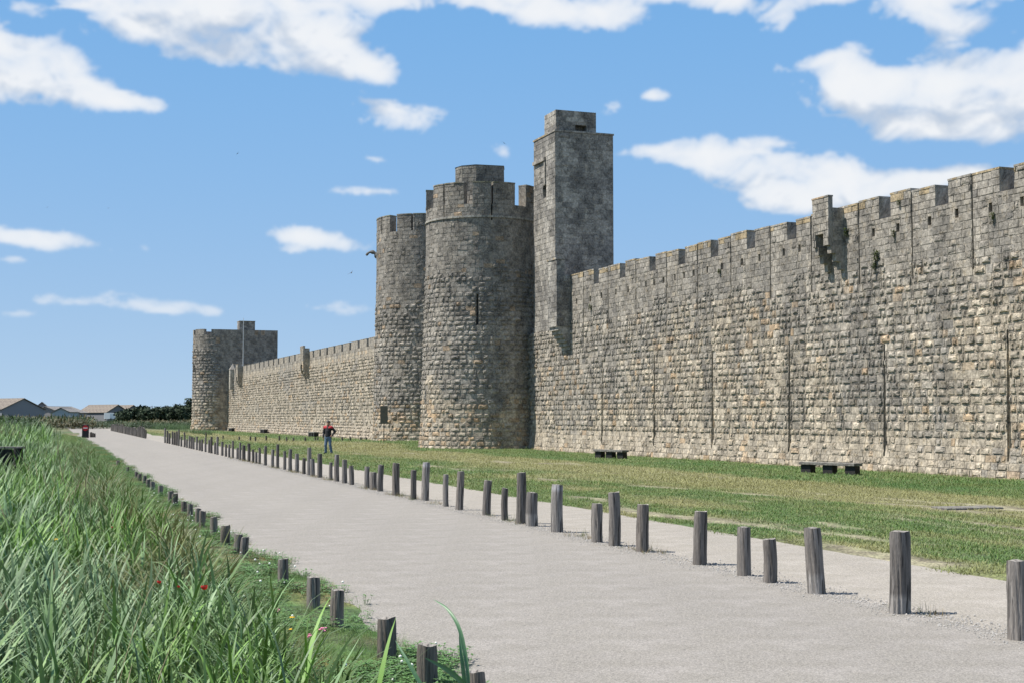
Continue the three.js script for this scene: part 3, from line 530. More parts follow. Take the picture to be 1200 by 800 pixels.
// -------- far corner tower: half round towards the road, straight flank behind
{
  const t = thing('corner_tower', 'distant round fronted corner tower with a straight dark flank and small cap house', 'tower');
  const R = 3.4, s0 = S_FAR1 + R, n0 = .2, top = 14.3, sill = 13.55, back = 8.6, zz = -wallAt(s0, 0, n0)[2], Yf = (v) => EYE + (HORIZON - v) * zz / F;
  const T = Yf(387.5), SL = Yf(393.5);
  const La = back, Lc = Math.PI * R;                                   // outline: near flank, half circle, far flank
  const map = (u, y, n) => {
    let s, m, ds, dm; if (u < La) { s = s0 - R; m = n0 - (La - u); ds = -1; dm = 0; } else if (u < La + Lc) { const a = (u - La) / R; ds = -Math.cos(a); dm = Math.sin(a); s = s0 + ds * R; m = n0 + dm * R; } else { s = s0 + R; m = n0 - (u - La - Lc); ds = 1; dm = 0; }
    const q = n + .2 * clamp(1 - y / 1.5); return wallAt(s + ds * q, y, m + dm * q);
  };
  const col = (s, y, r) => { const c = towerColor(55, 9)(s, y, r); return c; };
  const G = new Geo(), S = new Geo(), hole = { a: La + R * 1.25, b: La + R * 1.25 + .7, c: Yf(436), d: Yf(428), depth: .5 };
  const o = { u0: 0, u1: La * 2 + Lc, y0: -.3, y1: SL, map, color: col, holes: [hole], seed: 221 };
  core(G, { ...o, du: .7 }); const dk = [[0, 0], [La, 0]]; 
  { const pts = []; for (let k = 0; k <= 30; k++) { const u = (La * 2 + Lc) * k / 30; pts.push(map(u, SL - .01, -.02)); } const c = G.v(wallAt(s0, SL - .01, -2), 0, 0, GREY); const id = pts.map((p) => G.v(p, p[0], p[2], GREY)); for (let k = 0; k < 30; k++) G.i.push(c, id[k], id[k + 1]); G.i.push(c, id[30], id[0]); }
  obj('tower_core', G.build(), stoneMat, t);
  lay({ ...o, u1: La + Lc, course: [.36, .46], len: [.5, 1.0], boss: (s, y, r) => y > 12 || s < La ? (r() < .2 ? .03 : 0) : r() < .15 ? 0 : .05 + r() * .05, take: () => S });
  stuff('stonework', new THREE.Mesh(S.build(), stoneMat), null, null, t);
  for (const [a, b, hh] of [[.0, La + 1.2, T - SL], [La + 2.3, La + 4.2, T - SL + .05], [La + 4.8, La + Lc + 1, T - SL]]) { const M = new Geo(); const seg = Math.max(2, Math.round((b - a) / .5)); block(M, map, a, b, SL, SL + hh, -.6, .01, col, seg, rng(a * 7 + 3)); obj('merlon', M.build(), stoneMat, t); }
  const cs = S_FAR1 + .6; boxStones(t, 'cap_house', { a: cs, b: cs + 2.2, y0: SL, y1: Yf(377.5), n0: -5.1, n1: -2.8, color: turretColor, seed: 229, cap: true });
}
// turret at the end of the far wall and the mast rising behind it
{
  const p = .55, A = onWall(269.5, 440, -1.2 + p), m = (s, y, n) => wallAt(s, y, n - 1.2), y1 = onWall(267, 433, -1.2 + p)[1], y0 = onWall(267, 456, -1.2 + p)[1];
  const t = thing('corner_bartizan', 'narrow pale stone bartizan with a pointed top where the distant wall meets the corner tower', 'bartizan'), G = new Geo(), r = rng(4);
  for (let k = 0; k < 9; k++) block(G, m, A[0] + (r() - .5) * .02, A[0] + 1.1, lerp(y0, y1, k / 9), lerp(y0, y1, (k + 1) / 9) - .004, -.1, p + (r() - .5) * .02, (s, y, q) => mul3([.42, .39, .33], .85 + .3 * r()), 1, r);
  obj('box', G.build(), stoneMat, t);
  const H = new Geo(), P = [[A[0] - .05, p + .05], [A[0] + 1.15, p + .05], [A[0] + 1.15, -.1], [A[0] - .05, -.1]].map(([s, n]) => H.v(m(s, y1, n), s, n, GREY)), ap = H.v(m(A[0] + .55, y1 + .9, .1), 0, 0, GREY); for (let k = 0; k < 4; k++) H.i.push(P[k], P[(k + 1) % 4], ap); H.q(P[0], P[1], P[2], P[3]);
  obj('pointed_roof', H.build(), stoneMat, t);
  const w = wallAt(A[0] + .9, 0, -1.2 - 1.4), mast = obj('mast', new THREE.CylinderGeometry(.03, .055, 8, 8), new THREE.MeshStandardMaterial({ color: new THREE.Color().setRGB(.62, .62, .6), roughness: .5, metalness: .3 }));
  mast.position.set(w[0], SILL_FAR + 4, w[2]); tag(mast, 'thin pale metal mast standing on the distant wall before the corner tower', 'mast');
}
console.log('far wall done');

// ---------------------------------------------------------------- vegetation tools
const M4 = new THREE.Matrix4(), Q4 = new THREE.Quaternion(), E4 = new THREE.Euler(), V4 = new THREE.Vector3(), S4 = new THREE.Vector3(), C4 = new THREE.Color();
function scatter(name, geo, mat, list, label, category) {          // list: [x, y, z, turn, size, tallness, leanX, leanZ, r, g, b]
  const m = new THREE.InstancedMesh(geo, mat, list.length);
  list.forEach((e, i) => { E4.set(e[6], e[3], e[7], 'XZY'); Q4.setFromEuler(E4); M4.compose(V4.set(e[0], e[1], e[2]), Q4, S4.set(e[4], e[4] * e[5], e[4])); m.setMatrixAt(i, M4); m.setColorAt(i, C4.setRGB(e[8], e[9], e[10])); });
  return stuff(name, m, label, category);
}
class Blades {
  constructor() { this.p = []; this.n = []; this.i = []; }
  // a leaf: from a point, heading (turn), rise angle, length, width, how far it bends over
  leaf(o, turn, rise, len, wid, bend, seg = 4, fold = 0) {
    const dx = Math.sin(turn), dz = Math.cos(turn), sx = dz, sz = -dx; let x = o[0], y = o[1], z = o[2], a = rise; const b0 = this.p.length / 3;
    for (let k = 0; k <= seg; k++) {
      const t = k / seg, w = wid * .5 * (t < .25 ? .55 + 1.8 * t : Math.pow(Math.max(0, (1 - t) / .75), .8)) + .0006;
      const nx = -Math.sin(a) * dx, ny = Math.cos(a), nz = -Math.sin(a) * dz;
      this.p.push(x - sx * w, y + w * fold, z - sz * w, x + sx * w, y + w * fold, z + sz * w); this.n.push(nx, ny, nz, nx, ny, nz);
      if (k) { const q = b0 + k * 2; this.i.push(q - 2, q + 1, q - 1, q - 2, q, q + 1); }
      x += dx * Math.cos(a) * len / seg; y += Math.sin(a) * len / seg; z += dz * Math.cos(a) * len / seg; a -= bend / seg * (.5 + t);
    }
  }
  tube(pts, r0, r1, sides = 4) {
    const b0 = this.p.length / 3; pts.forEach((p, k) => { const r = lerp(r0, r1, k / (pts.length - 1)); for (let s = 0; s < sides; s++) { const a = s / sides * 6.283; this.p.push(p[0] + Math.cos(a) * r, p[1], p[2] + Math.sin(a) * r); this.n.push(Math.cos(a), 0, Math.sin(a)); if (k) { const q = b0 + k * sides, s1 = (s + 1) % sides; this.i.push(q - sides + s, q + s1, q - sides + s1, q - sides + s, q + s, q + s1); } } });
  }
  build() { const g = new THREE.BufferGeometry(); g.setAttribute('position', new THREE.Float32BufferAttribute(this.p, 3)); g.setAttribute('normal', new THREE.Float32BufferAttribute(this.n, 3)); g.setIndex(this.i); return g; }
}
const leafMat = (rough = .7, tr = .3) => new THREE.MeshPhysicalMaterial({ color: new THREE.Color().setRGB(.84, .84, .84), roughness: rough, transmission: tr, thickness: 0, side: THREE.DoubleSide, specularIntensity: .5 });
const grassMat = leafMat(.85, .3), reedMat = leafMat(.55, .22);

// lawn grass
{
  const make = (seed, n, h, sp) => { const B = new Blades(), r = rng(seed); for (let k = 0; k < n; k++) { const a = r() * 6.283, q = Math.sqrt(r()) * sp; B.leaf([Math.sin(a) * q, -.01, Math.cos(a) * q], r() * 6.283, .35 + r() * .9, h * (.5 + r() * .8), .007 + r() * .007, .4 + r() * 1.2, 2); } return B.build(); };
  const r = rng(11), lists = [[], []];
  const put = (x, z, size) => {
    const c = cover(x, z), [, b] = toRoad(x, z), [, n] = toWall(x, z);
    if (b < PATH_R + (vn2(x * 1.7, z * 1.7, 3) - .5) * .5 || n < .25 || r() > c[3] * 1.05 - .05) return;
    const k = .75 + r() * .6, y = r() < .16 ? 1 : 0; const cc = y ? mix3(c, TAN, .6) : c;
    lists[r() < .5 ? 0 : 1].push([x, height(x, z), z, r() * 6.283, size * (.7 + r() * .7), .7 + r() * .6, (r() - .5) * .3, (r() - .5) * .3, cc[0] * k * 1.5, cc[1] * k * 1.5, cc[2] * k * 1.4]);
  };
  for (let i = 0; i < 150000; i++) { const z = -(13 + 27 * Math.pow(r(), .8)), x = lerp(z * .33, -z * .48 + 2, r()); put(x, z, 1); }
  for (let i = 0; i < 120000; i++) { const z = -(38 + 52 * r()), x = lerp(z * .3, -z * .42, r()); put(x, z, 1.5); }
  for (let i = 0; i < 40000; i++) { const z = -(80 + 120 * r()), x = lerp(z * .32, -z * .05, r()); put(x, z, 2.4); }
  lists.forEach((l, i) => scatter('lawn_grass', make(20 + i, 10, .05, .11), grassMat, l, i ? 'short green and straw coloured lawn grass, finer tufts before the walls' : 'short patchy lawn grass between the footpath and the walls', 'grass'));
  console.log('lawn', lists.map((l) => l.length));
}
// verge: low grass, clover and weeds along the left posts
{
  const tuft = (seed, n, h, w, sp) => { const B = new Blades(), r = rng(seed); for (let k = 0; k < n; k++) { const a = r() * 6.283, q = Math.sqrt(r()) * sp; B.leaf([Math.sin(a) * q, -.02, Math.cos(a) * q], r() * 6.283, .7 + r() * .8, h * (.5 + r() * .8), w * (.7 + r() * .6), .5 + r() * 1.6, 3); } return B.build(); };
  const clover = (seed) => { const B = new Blades(), r = rng(seed); for (let k = 0; k < 9; k++) { const a = r() * 6.283, q = Math.sqrt(r()) * .1, h = .03 + r() * .06, x = Math.sin(a) * q, z = Math.cos(a) * q; B.tube([[x * .6, -.02, z * .6], [x, h, z]], .0015, .001, 3); for (let l = 0; l < 3; l++) B.leaf([x, h, z], a + l * 2.094, .15 + r() * .3, .022 + r() * .012, .02, .5, 2); } return B.build(); };
  const r = rng(41), grass = [], fine = [], clov = [], wfl = [];
  for (let i = 0; i < 96000; i++) {
    const a = i < 80000 ? -4 + Math.pow(r(), 1.5) * 85 : 60 + 72 * r(), b = ROAD_L + .12 - Math.pow(r(), .9) * 3.9, [x, z] = roadAt(a, b); if (Math.hypot(x, z) < 3.2) continue;
    if (b > ROAD_L + EDGE(a) * 1.2 - .02) continue;
    const c = cover(x, z), k = .8 + r() * .5, y = height(x, z), d = -b, pat = fbm2(x * 1.1, z * 1.1, 3, 44);
    const tall = smooth(.1, 1.7, d), worn = pat > .58 && d < .9;
    if (worn && r() < .75) continue;
    const roll = r();
    if (roll < .3 && d < 1.2 && fbm2(x * 1.6, z * 1.6, 2, 47) > .46) { clov.push([x, y, z, r() * 6.283, .7 + r() * .6, .55 + r() * .5, 0, 0, .085 * k, .21 * k, .04 * k]); if (r() < .05 && a < 25) wfl.push([x, y + .09 + r() * .04, z, 0, .8 + r() * .5, 1, 0, 0, .75, .75, .68]); }
    else if (roll < lerp(.5, .82, smooth(.3, 1.2, d))) { const dry = r() < .15 + .2 * smooth(.5, .65, pat); fine.push([x, y, z, r() * 6.283, (.55 + r() * .6) * lerp(.28, 1.2, tall), .8 + r() * .5, (r() - .5) * .3, (r() - .5) * .3, ...(dry ? [.16 * k, .18 * k, .065 * k] : [.12 * k, .21 * k, .05 * k])]); }
    else grass.push([x, y, z, r() * 6.283, (.5 + r() * .6) * lerp(.26, 1.25, tall), .8 + r() * .5, (r() - .5) * .25, (r() - .5) * .25, c[0] * k * 1.7, c[1] * k * 1.7, c[2] * k * 1.5]);
  }
  scatter('verge_grass', tuft(5, 14, .26, .008, .11), grassMat, grass, 'leafy green verge grass along the dark posts at the road edge', 'grass');
  scatter('wild_grass', tuft(6, 12, .36, .0035, .09), grassMat, fine, 'thin straw and green wild grass mixed through the verge', 'grass');
  scatter('clover', clover(7), grassMat, clov, 'low leafy clover patches around the dark posts', 'clover');
  const head = new THREE.IcosahedronGeometry(.011, 1); scatter('clover_flowers', head, new THREE.MeshStandardMaterial({ roughness: .9 }), wfl, 'tiny white clover heads in the verge', 'flowers');
  // weeds at the feet of the posts beside the road
  const wd = []; for (let i = 0; i < 1500; i++) { const a = -3 + Math.pow(r(), 1.4) * 60, b = POSTS - .05 + (r() - .5) * .32; if (fbm2(a * .9, 2, 3, 9) < .52) continue; const [x, z] = roadAt(a, b), dry = r() < .55, k = .8 + r() * .5; wd.push([x, 0, z, r() * 6.283, .3 + r() * .3, .6 + r() * .5, 0, 0, ...(dry ? [.24 * k, .18 * k, .08 * k] : [.09 * k, .12 * k, .035 * k])]); }
  for (let i = 0; i < 420; i++) { const s = -8 + r() * 52, n = .2 + r() * r() * .5; if (fbm2(s * .8, 7, 3, 19) < .47) continue; const p = wallAt(s, 0, n), dry = r() < .5, k = .8 + r() * .5; wd.push([p[0], height(p[0], p[2]), p[2], r() * 6.283, .5 + r() * .6, .7 + r() * .6, 0, 0, ...(dry ? [.26 * k, .22 * k, .1 * k] : [.09 * k, .14 * k, .04 * k])]); }
  scatter('kerb_weeds', tuft(8, 12, .26, .006, .09), grassMat, wd, 'sparse dry weeds along the line of posts and the foot of the near wall', 'weeds');
  const gv = [], peb = new THREE.IcosahedronGeometry(.012, 0); for (let i = 0; i < 15000; i++) { const a = -4 + Math.pow(r(), 1.6) * 60, b = POSTS - .08 + (r() + r() + r() - 1.5) * .36, [x, z] = roadAt(a, b), k = .7 + r() * .5; gv.push([x, .004, z, r() * 6.283, .3 + r() * r() * 1.0, .6, r(), r(), (.3) * k, .285 * k, .265 * k]); }
  scatter('gravel', peb, new THREE.MeshStandardMaterial({ roughness: .9, flatShading: true }), gv, 'loose pale pebbles lying along the line of posts', 'gravel');
  console.log('verge', grass.length, fine.length, clov.length, wd.length);
}
// reed bed in the ditch
const reedPlant = (seed, n, h, w) => {
  const B = new Blades(), r = rng(seed), bx = (r() - .5) * .16, bz = (r() - .5) * .16, pts = []; for (let k = 0; k <= 4; k++) pts.push([bx * (k / 4) ** 2, h * k / 4, bz * (k / 4) ** 2]); B.tube(pts, .006, .003, 4);
  for (let k = 0; k < n; k++) { const t = .12 + .86 * k / n, p = [bx * t * t, h * t, bz * t * t]; B.leaf(p, k * 2.6 + r() * 1.4, .75 + r() * .6, h * (.34 + .22 * r()) * (t > .8 ? 1.1 : 1), w * (.6 + r() * .6), .5 + r() * 1.5, 5, r() * .3); }
  return B.build();
};
{
  const r = rng(61), lists = [[], [], [], []], low = [], dryL = [];
  const put = (a, b, far) => {
    const [x, z] = roadAt(a, b), dist = Math.hypot(x, z); if (z > -2.6 || dist < 3.4 || x / -z > -.02 + .4 / dist || x / -z < -.62) return;
    const y = height(x, z), d = -b, den = fbm2(x * .32, z * .32, 3, 66); if (den < .36 && r() < .7) return;
    const k = .65 + r() * .75, blue = fbm2(x * .25, z * .25, 3, 69), c = mix3([.15, .28, .05], [.195, .295, .145], smooth(.35, .62, blue + (r() - .5) * .3));
    let size = (.72 + r() * .42) * lerp(.55, 1, smooth(1.8, 3.8, d)) * (far ? 1.25 : 1);
    const gate = x / -z < -.352 && dist < 46;                         // open water before the sluice
    const maxTop = gate ? EYE - .0385 * dist - .1 : dist < 9 ? EYE - .118 * dist - .25 : 9;        // plants right before the camera stand low on the bank
    if (y + 1.45 * size > maxTop) size = (maxTop - y) / 1.45; if (size < .3) return;
    lists[Math.floor(r() * 4)].push([x, y - .02, z, r() * 6.283, size, .85 + r() * .3, (r() - .5) * .22 + .04, (r() - .5) * .22 - .05, c[0] * k, c[1] * k, c[2] * k]);
  };
  for (let i = 0; i < 15000; i++) { const a = -9 + 30 * r(); put(a, -lerp(1.15, 2.0, smooth(4, 14, a)) - 9 * Math.pow(r(), .9), false); };
  for (let i = 0; i < 11000; i++) put(18 + 45 * r(), -2.0 - 10.5 * Math.pow(r(), .85), false);
  for (let i = 0; i < 3500; i++) put(55 + 60 * r(), -2.0 - 14 * Math.pow(r(), .85), true);
  lists.forEach((l, i) => scatter('reeds', reedPlant(70 + i, 10 + i, 1.25, .03 + .004 * i), reedMat, l, ['blue green broad leaved reeds filling the ditch beside the road', 'upright reeds with arching leaves in the ditch bed', 'slender leafy reeds growing through the ditch', 'dense tall reeds with long drooping leaves along the ditch'][i], 'reeds'));
  // last year's dead canes
  { const dead = []; for (let i = 0; i < 900; i++) { const a = -7 + 60 * Math.pow(r(), 1.3), b = -1.9 - 9 * r(), [x, z] = roadAt(a, b), dist = Math.hypot(x, z); if (z > -4 || dist < 5 || x / -z > -.05 || x / -z < -.35) continue; const k = .8 + r() * .5, y = height(x, z), size = Math.min(.6 + r() * .4, ((dist < 9 ? EYE - .118 * dist - .2 : 9) - y) / 1.4); if (size < .3) continue; dead.push([x, y - .02, z, r() * 6.283, size, .9 + r() * .4, (r() - .5) * .7, (r() - .5) * .7, .27 * k, .225 * k, .125 * k]); }
    scatter('dead_reeds', reedPlant(91, 5, 1.25, .012), reedMat, dead, 'straw coloured dead canes leaning among the green reeds', 'reeds'); }
  // undergrowth between the reeds
  for (let i = 0; i < 26000; i++) { const a = -8 + Math.pow(r(), 1.3) * 75, b = -1 - 11 * r(), [x, z] = roadAt(a, b); if (z > -2.6 || x / -z < -.62 || x / -z > .02) continue; const k = .7 + r() * .6, q = fbm2(x * .5, z * .5, 3, 99); low.push([x, height(x, z) - .02, z, r() * 6.283, .9 + r() * .9, .9 + r() * .5, (r() - .5) * .4, (r() - .5) * .4, ...(q > .6 ? [.14 * k, .16 * k, .055 * k] : [.09 * k, .165 * k, .042 * k])]); }
  const B = new Blades(), rr = rng(3); for (let k = 0; k < 12; k++) B.leaf([(rr() - .5) * .2, 0, (rr() - .5) * .2], rr() * 6.283, .6 + rr() * .9, .26 + rr() * .3, .012 + rr() * .01, .6 + rr() * 1.6, 3);
  scatter('undergrowth', B.build(), grassMat, low, 'tangled green undergrowth beneath the reeds', 'undergrowth');
  // tall dry and green marsh growth far along the ditch and beyond
  const mB = new Blades(); for (let k = 0; k < 16; k++) mB.leaf([(rr() - .5) * .7, 0, (rr() - .5) * .7], rr() * 6.283, 1.0 + rr() * .5, .8 + rr() * .9, .035, .3 + rr() * .9, 3);
  for (let i = 0; i < 30000; i++) {
    const z = -(55 + 380 * Math.pow(r(), 1.5)), x = z * lerp(.17, .42, r()), [a, b] = toRoad(x, z); if (b > -5.0 - (z < -140 ? 2 : 0)) continue;
    const q = fbm2(x * .06, z * .035, 3, 31), s = fbm2(x * .2, z * .2, 2, 33), k = .8 + r() * .5, dry = q > .52;
    dryL.push([x, height(x, z) - .05, z, r() * 6.283, (.55 + .5 * s + .25 * r()) * lerp(1, 1.25, smooth(60, 200, -z)), .9 + r() * .4, (r() - .5) * .2, (r() - .5) * .2, ...(dry ? [.235 * k, .19 * k, .11 * k] : mul3([.095, .145, .065], k))]);
  }
  for (let i = 0; i < 14000; i++) { const z = -(150 + 330 * r()), x = z * lerp(.12, .31, r()), [a, b] = toRoad(x, z); if (b < PATH_R + 5 || (toWall(x, z)[1] < 8 && z > -215)) continue; const q = fbm2(x * .04, z * .02, 3, 37), k = .8 + r() * .5; dryL.push([x, 0, z, r() * 6.283, .4 + .5 * q * smooth(150, 260, -z) + .2 * r(), 1, (r() - .5) * .2, (r() - .5) * .2, ...(q > .56 ? [.2 * k, .17 * k, .1 * k] : [.10 * k, .165 * k, .07 * k])]); }
  scatter('marsh_grass', mB.build(), grassMat, dryL, 'tall straw brown and green marsh grass stretching to the sheds', 'marsh grass');
  console.log('reeds', lists.map((l) => l.length), low.length, dryL.length);
}
// a single reed right before the camera, its leaves crossing the near posts
{
  const at = (u, v, z) => { const d = ray(u, v), t = z / -d[2]; return new THREE.Vector3(d[0] * t, EYE + d[1] * t, d[2] * t); };
  const t = thing('reed_stalk', 'single large reed with long blade leaves rising before the short dark posts', 'reed', [0, 0, 0]);
  const base = at(552, 840, 4.2); t.position.set(base.x, height(base.x, base.z), base.z);
  const mat = new THREE.MeshPhysicalMaterial({ color: new THREE.Color().setRGB(.085, .19, .085), roughness: .5, transmission: .25, thickness: 0, side: THREE.DoubleSide });
  const blade = (pts, w) => {
    const c = new THREE.CatmullRomCurve3(pts.map((p) => p.clone().sub(t.position))), n = 18, P = [], I = [], U = [], side = new THREE.Vector3();
    for (let k = 0; k <= n; k++) { const q = c.getPoint(k / n), tg = c.getTangent(k / n); side.set(-tg.y, tg.x, .35).normalize(); const ww = w * .5 * Math.pow(Math.sin(Math.PI * clamp(.12 + .88 * k / n)), .7) + .0004, f = .3 * ww; P.push(q.x - side.x * ww, q.y - side.y * ww, q.z - side.z * ww + f, q.x, q.y, q.z - f, q.x + side.x * ww, q.y + side.y * ww, q.z + side.z * ww + f); if (k) { const b = k * 3; I.push(b - 3, b - 2, b + 1, b - 3, b + 1, b, b - 2, b - 1, b + 2, b - 2, b + 2, b + 1); } }
    const g = new THREE.BufferGeometry(); g.setAttribute('position', new THREE.Float32BufferAttribute(P, 3)); g.setIndex(I); g.computeVertexNormals(); return g;
  };
  obj('leaf', blade([at(551, 850, 4.2), at(549, 800, 4.2), at(545, 765, 4.22), at(537, 733, 4.25), at(524, 713, 4.3), at(508, 702, 4.36)], .012), mat, t);
  obj('leaf', blade([at(548, 860, 4.2), at(545, 805, 4.18), at(541, 770, 4.18), at(538, 742, 4.2)], .012), mat, t);
  obj('leaf', blade([at(560, 850, 4.2), at(546, 806, 4.15), at(525, 785, 4.1), at(497, 770, 4.05)], .016), mat, t);
  obj('leaf', blade([at(520, 850, 4.3), at(495, 805, 4.32), at(478, 775, 4.35), at(463, 750, 4.4)], .012), mat, t);
  const top = at(552, 812, 4.2).sub(t.position), st = new THREE.CatmullRomCurve3([new THREE.Vector3(0, -.03, 0), new THREE.Vector3(top.x * .6, top.y * .5, top.z * .6), top]);
  obj('stem', new THREE.TubeGeometry(st, 10, .007, 6), mat, t);
}
// flowers in the reeds
{
  const stemM = new THREE.MeshStandardMaterial({ color: new THREE.Color().setRGB(.09, .15, .04), roughness: .8 });
  const red = new THREE.MeshPhysicalMaterial({ color: new THREE.Color().setRGB(.62, .02, .012), roughness: .6, transmission: .25, thickness: 0, side: THREE.DoubleSide }), pink = new THREE.MeshStandardMaterial({ color: new THREE.Color().setRGB(.62, .2, .32), roughness: .8 }), yel = new THREE.MeshStandardMaterial({ color: new THREE.Color().setRGB(.75, .45, .02), roughness: .8 });
  const flower = (name, label, u, v, topY, kind, size, group) => {
    const d = ray(u, v), tt = (EYE - topY) / -d[1], x = d[0] * tt, z = d[2] * tt, y0 = height(x, z), h = topY - y0, t = thing(name, label, 'flower', [x, y0, z], u, group), r = rng(Math.round(u));
    obj('stem', new THREE.TubeGeometry(new THREE.CatmullRomCurve3([new THREE.Vector3(.03, -.02, .02), new THREE.Vector3(.015, h * .6, 0), new THREE.Vector3(0, h, 0)]), 8, .0025, 5), stemM, t);
    const mat = kind === 'poppy' ? red : kind === 'pink' ? pink : yel;
    if (kind === 'poppy') for (let k = 0; k < 4; k++) { const g = new THREE.SphereGeometry(size, 10, 6, k * 1.57 - .2, 1.9, .5, 1.35), m = obj('petal', g, mat, t); m.position.set(0, h + size * .2, 0); m.rotation.set(Math.PI + (r() - .5) * .3, 0, (r() - .5) * .3); m.position.y += size * .6; }
    else for (let k = 0; k < (kind === 'pink' ? 9 : 12); k++) { const a = k * 2.4, q = Math.sqrt((k + .5) / 12) * size, g = new THREE.IcosahedronGeometry(size * .38, 1), m = obj('petal', g, mat, t); m.scale.set(1, .6, 1); m.position.set(Math.sin(a) * q, h + (kind === 'pink' ? (k % 3) * size * .4 : 0), Math.cos(a) * q); }
  };
  flower('poppy', 'red poppy standing upright deepest among the blue green reeds', 186, 683, .85, 'poppy', .014); flower('poppy', 'small half hidden red poppy between two other poppies in the reeds', 209, 688, .85, 'poppy', .009); flower('poppy', 'wide open red poppy at the edge of the reeds towards the posts', 239, 690, .8, 'poppy', .022); flower('poppy', 'tiny faded red poppy far up the reed bed', 131, 618, .8, 'poppy', .01);
  flower('pink_flower', 'pink flower head on a stalk in the verge grass', 325, 716, .3, 'pink', .026, 'pink flowers in the verge'); flower('pink_flower', 'pink flower head on a stalk in the verge grass', 378, 739, .24, 'pink', .03, 'pink flowers in the verge'); flower('pink_flower', 'pink flower head on a stalk in the verge grass', 362, 746, .2, 'pink', .024, 'pink flowers in the verge');
  flower('yellow_flower', 'small yellow flower low in the verge grass', 342, 723, .14, 'yellow', .02, 'yellow flowers in the verge'); flower('yellow_flower', 'small yellow flower low in the verge grass', 340, 737, .12, 'yellow', .018, 'yellow flowers in the verge'); flower('yellow_flower', 'bright yellow flowering weed among the shaded reeds', 62, 632, .5, 'yellow', .05);
}
console.log('plants done');

// ---------------------------------------------------------------- timber posts
const woodMat = new THREE.MeshStandardMaterial({ vertexColors: true, map: woodMap, bumpMap: woodMap, bumpScale: .012, roughness: .88, color: new THREE.Color().setRGB(1.36, 1.36, 1.36) });
function postGeo(seed, o) {                    // a round post: irregular girth, slight bend, chipped rim, cut top
  const r = rng(seed), n = o.n || 16, rows = o.rows || 9, P = [], U = [], C = [], I = [], ph = r() * 6, k1 = .05 + r() * .05;
  const bx = o.bend * (r() - .5), bz = o.bend * (r() - .5);
  const checks = []; if (o.checks) for (let k = 0; k < o.checks; k++) checks.push([r() * 6.283, .25 + r() * .5, .5 + r() * .6, .10 + r() * .08]); const knots = []; if (o.checks) for (let k = 0; k < 3; k++) knots.push([r() * 6.283, r() * .9, .25 + r() * .2]);
  for (let j = 0; j <= rows; j++) for (let i = 0; i <= n; i++) {
    const t = j / rows, a = i / n * 6.2832, y = -.12 + (o.h + .12) * t - (j === rows ? 0 : 0) , nb = 1 + k1 * Math.cos(a * 2 + ph) + .035 * (vn2(Math.cos(a) * 2 + 9, Math.sin(a) * 2 + t * 3, seed) - .5) * 2, q = o.r * nb * (1.04 - .07 * t) * (j === rows ? .94 : 1) * (1 - checks.reduce((m, [ca, ct, cl, cd]) => { const da = Math.abs(((a - ca - t * .3 + 9.4248) % 6.2832) - 3.1416); return Math.max(m, cd * smooth(.13, .02, da) * smooth(cl, cl * .5, Math.abs(t - ct) * 2)); }, 0) + knots.reduce((m, [ca, ct, w]) => { const da = ((a - ca + 9.4248) % 6.2832) - 3.1416; return m + .07 * Math.exp(-((da / w) ** 2) - ((t - ct) / .07) ** 2); }, 0)), yy = j === rows ? o.h + .004 * Math.sin(a * 3 + ph) : Math.min(y, o.h - .012);
    P.push(Math.cos(a) * q + bx * Math.sin(t * 3.1) + o.lean[0] * t, yy + o.lean[2] * Math.cos(a) * (j >= rows - 1 ? 1 : 0), Math.sin(a) * q + bz * Math.sin(t * 3.1) + o.lean[1] * t);
    U.push(i / n, yy / .9 + seed * .137);
    let c = mul3(o.color, .88 + .24 * vn2(Math.cos(a) * 1.5 + 5, t * 2.5, seed + 3)); if (o.foot && yy < o.foot) c = mix3(c, [.36, .345, .33], .8); if (o.ring && Math.abs(yy - (o.h - .05)) < .05) c = [.42, .42, .44]; C.push(...c);
    if (i && j) { const k = j * (n + 1) + i; I.push(k - n - 2, k - 1, k, k - n - 2, k, k - n - 1); }
  }
  const top = P.length / 3, b = rows * (n + 1); for (let i = 0; i <= n; i++) { const k = (b + i) * 3; P.push(P[k], P[k + 1], P[k + 2]); U.push(P[k] / .9, P[k + 2] / .9); C.push(.3, .285, .265); }
  let mx = 0, mz = 0; for (let i = 0; i < n; i++) { mx += P[(b + i) * 3] / n; mz += P[(b + i) * 3 + 2] / n; } P.push(mx, o.h - .006, mz); U.push(0, 0); C.push(.24, .22, .2); const c = P.length / 3 - 1; for (let i = 0; i < n; i++) I.push(c, top + i + 1, top + i);
  const g = new THREE.BufferGeometry(); g.setAttribute('position', new THREE.Float32BufferAttribute(P, 3)); g.setAttribute('uv', new THREE.Float32BufferAttribute(U, 2)); g.setAttribute('color', new THREE.Float32BufferAttribute(C, 3)); 
  g.setIndex(I.map((_, k) => I[k - (k % 3) + [0, 2, 1][k % 3]])); g.computeVertexNormals(); return g;
}
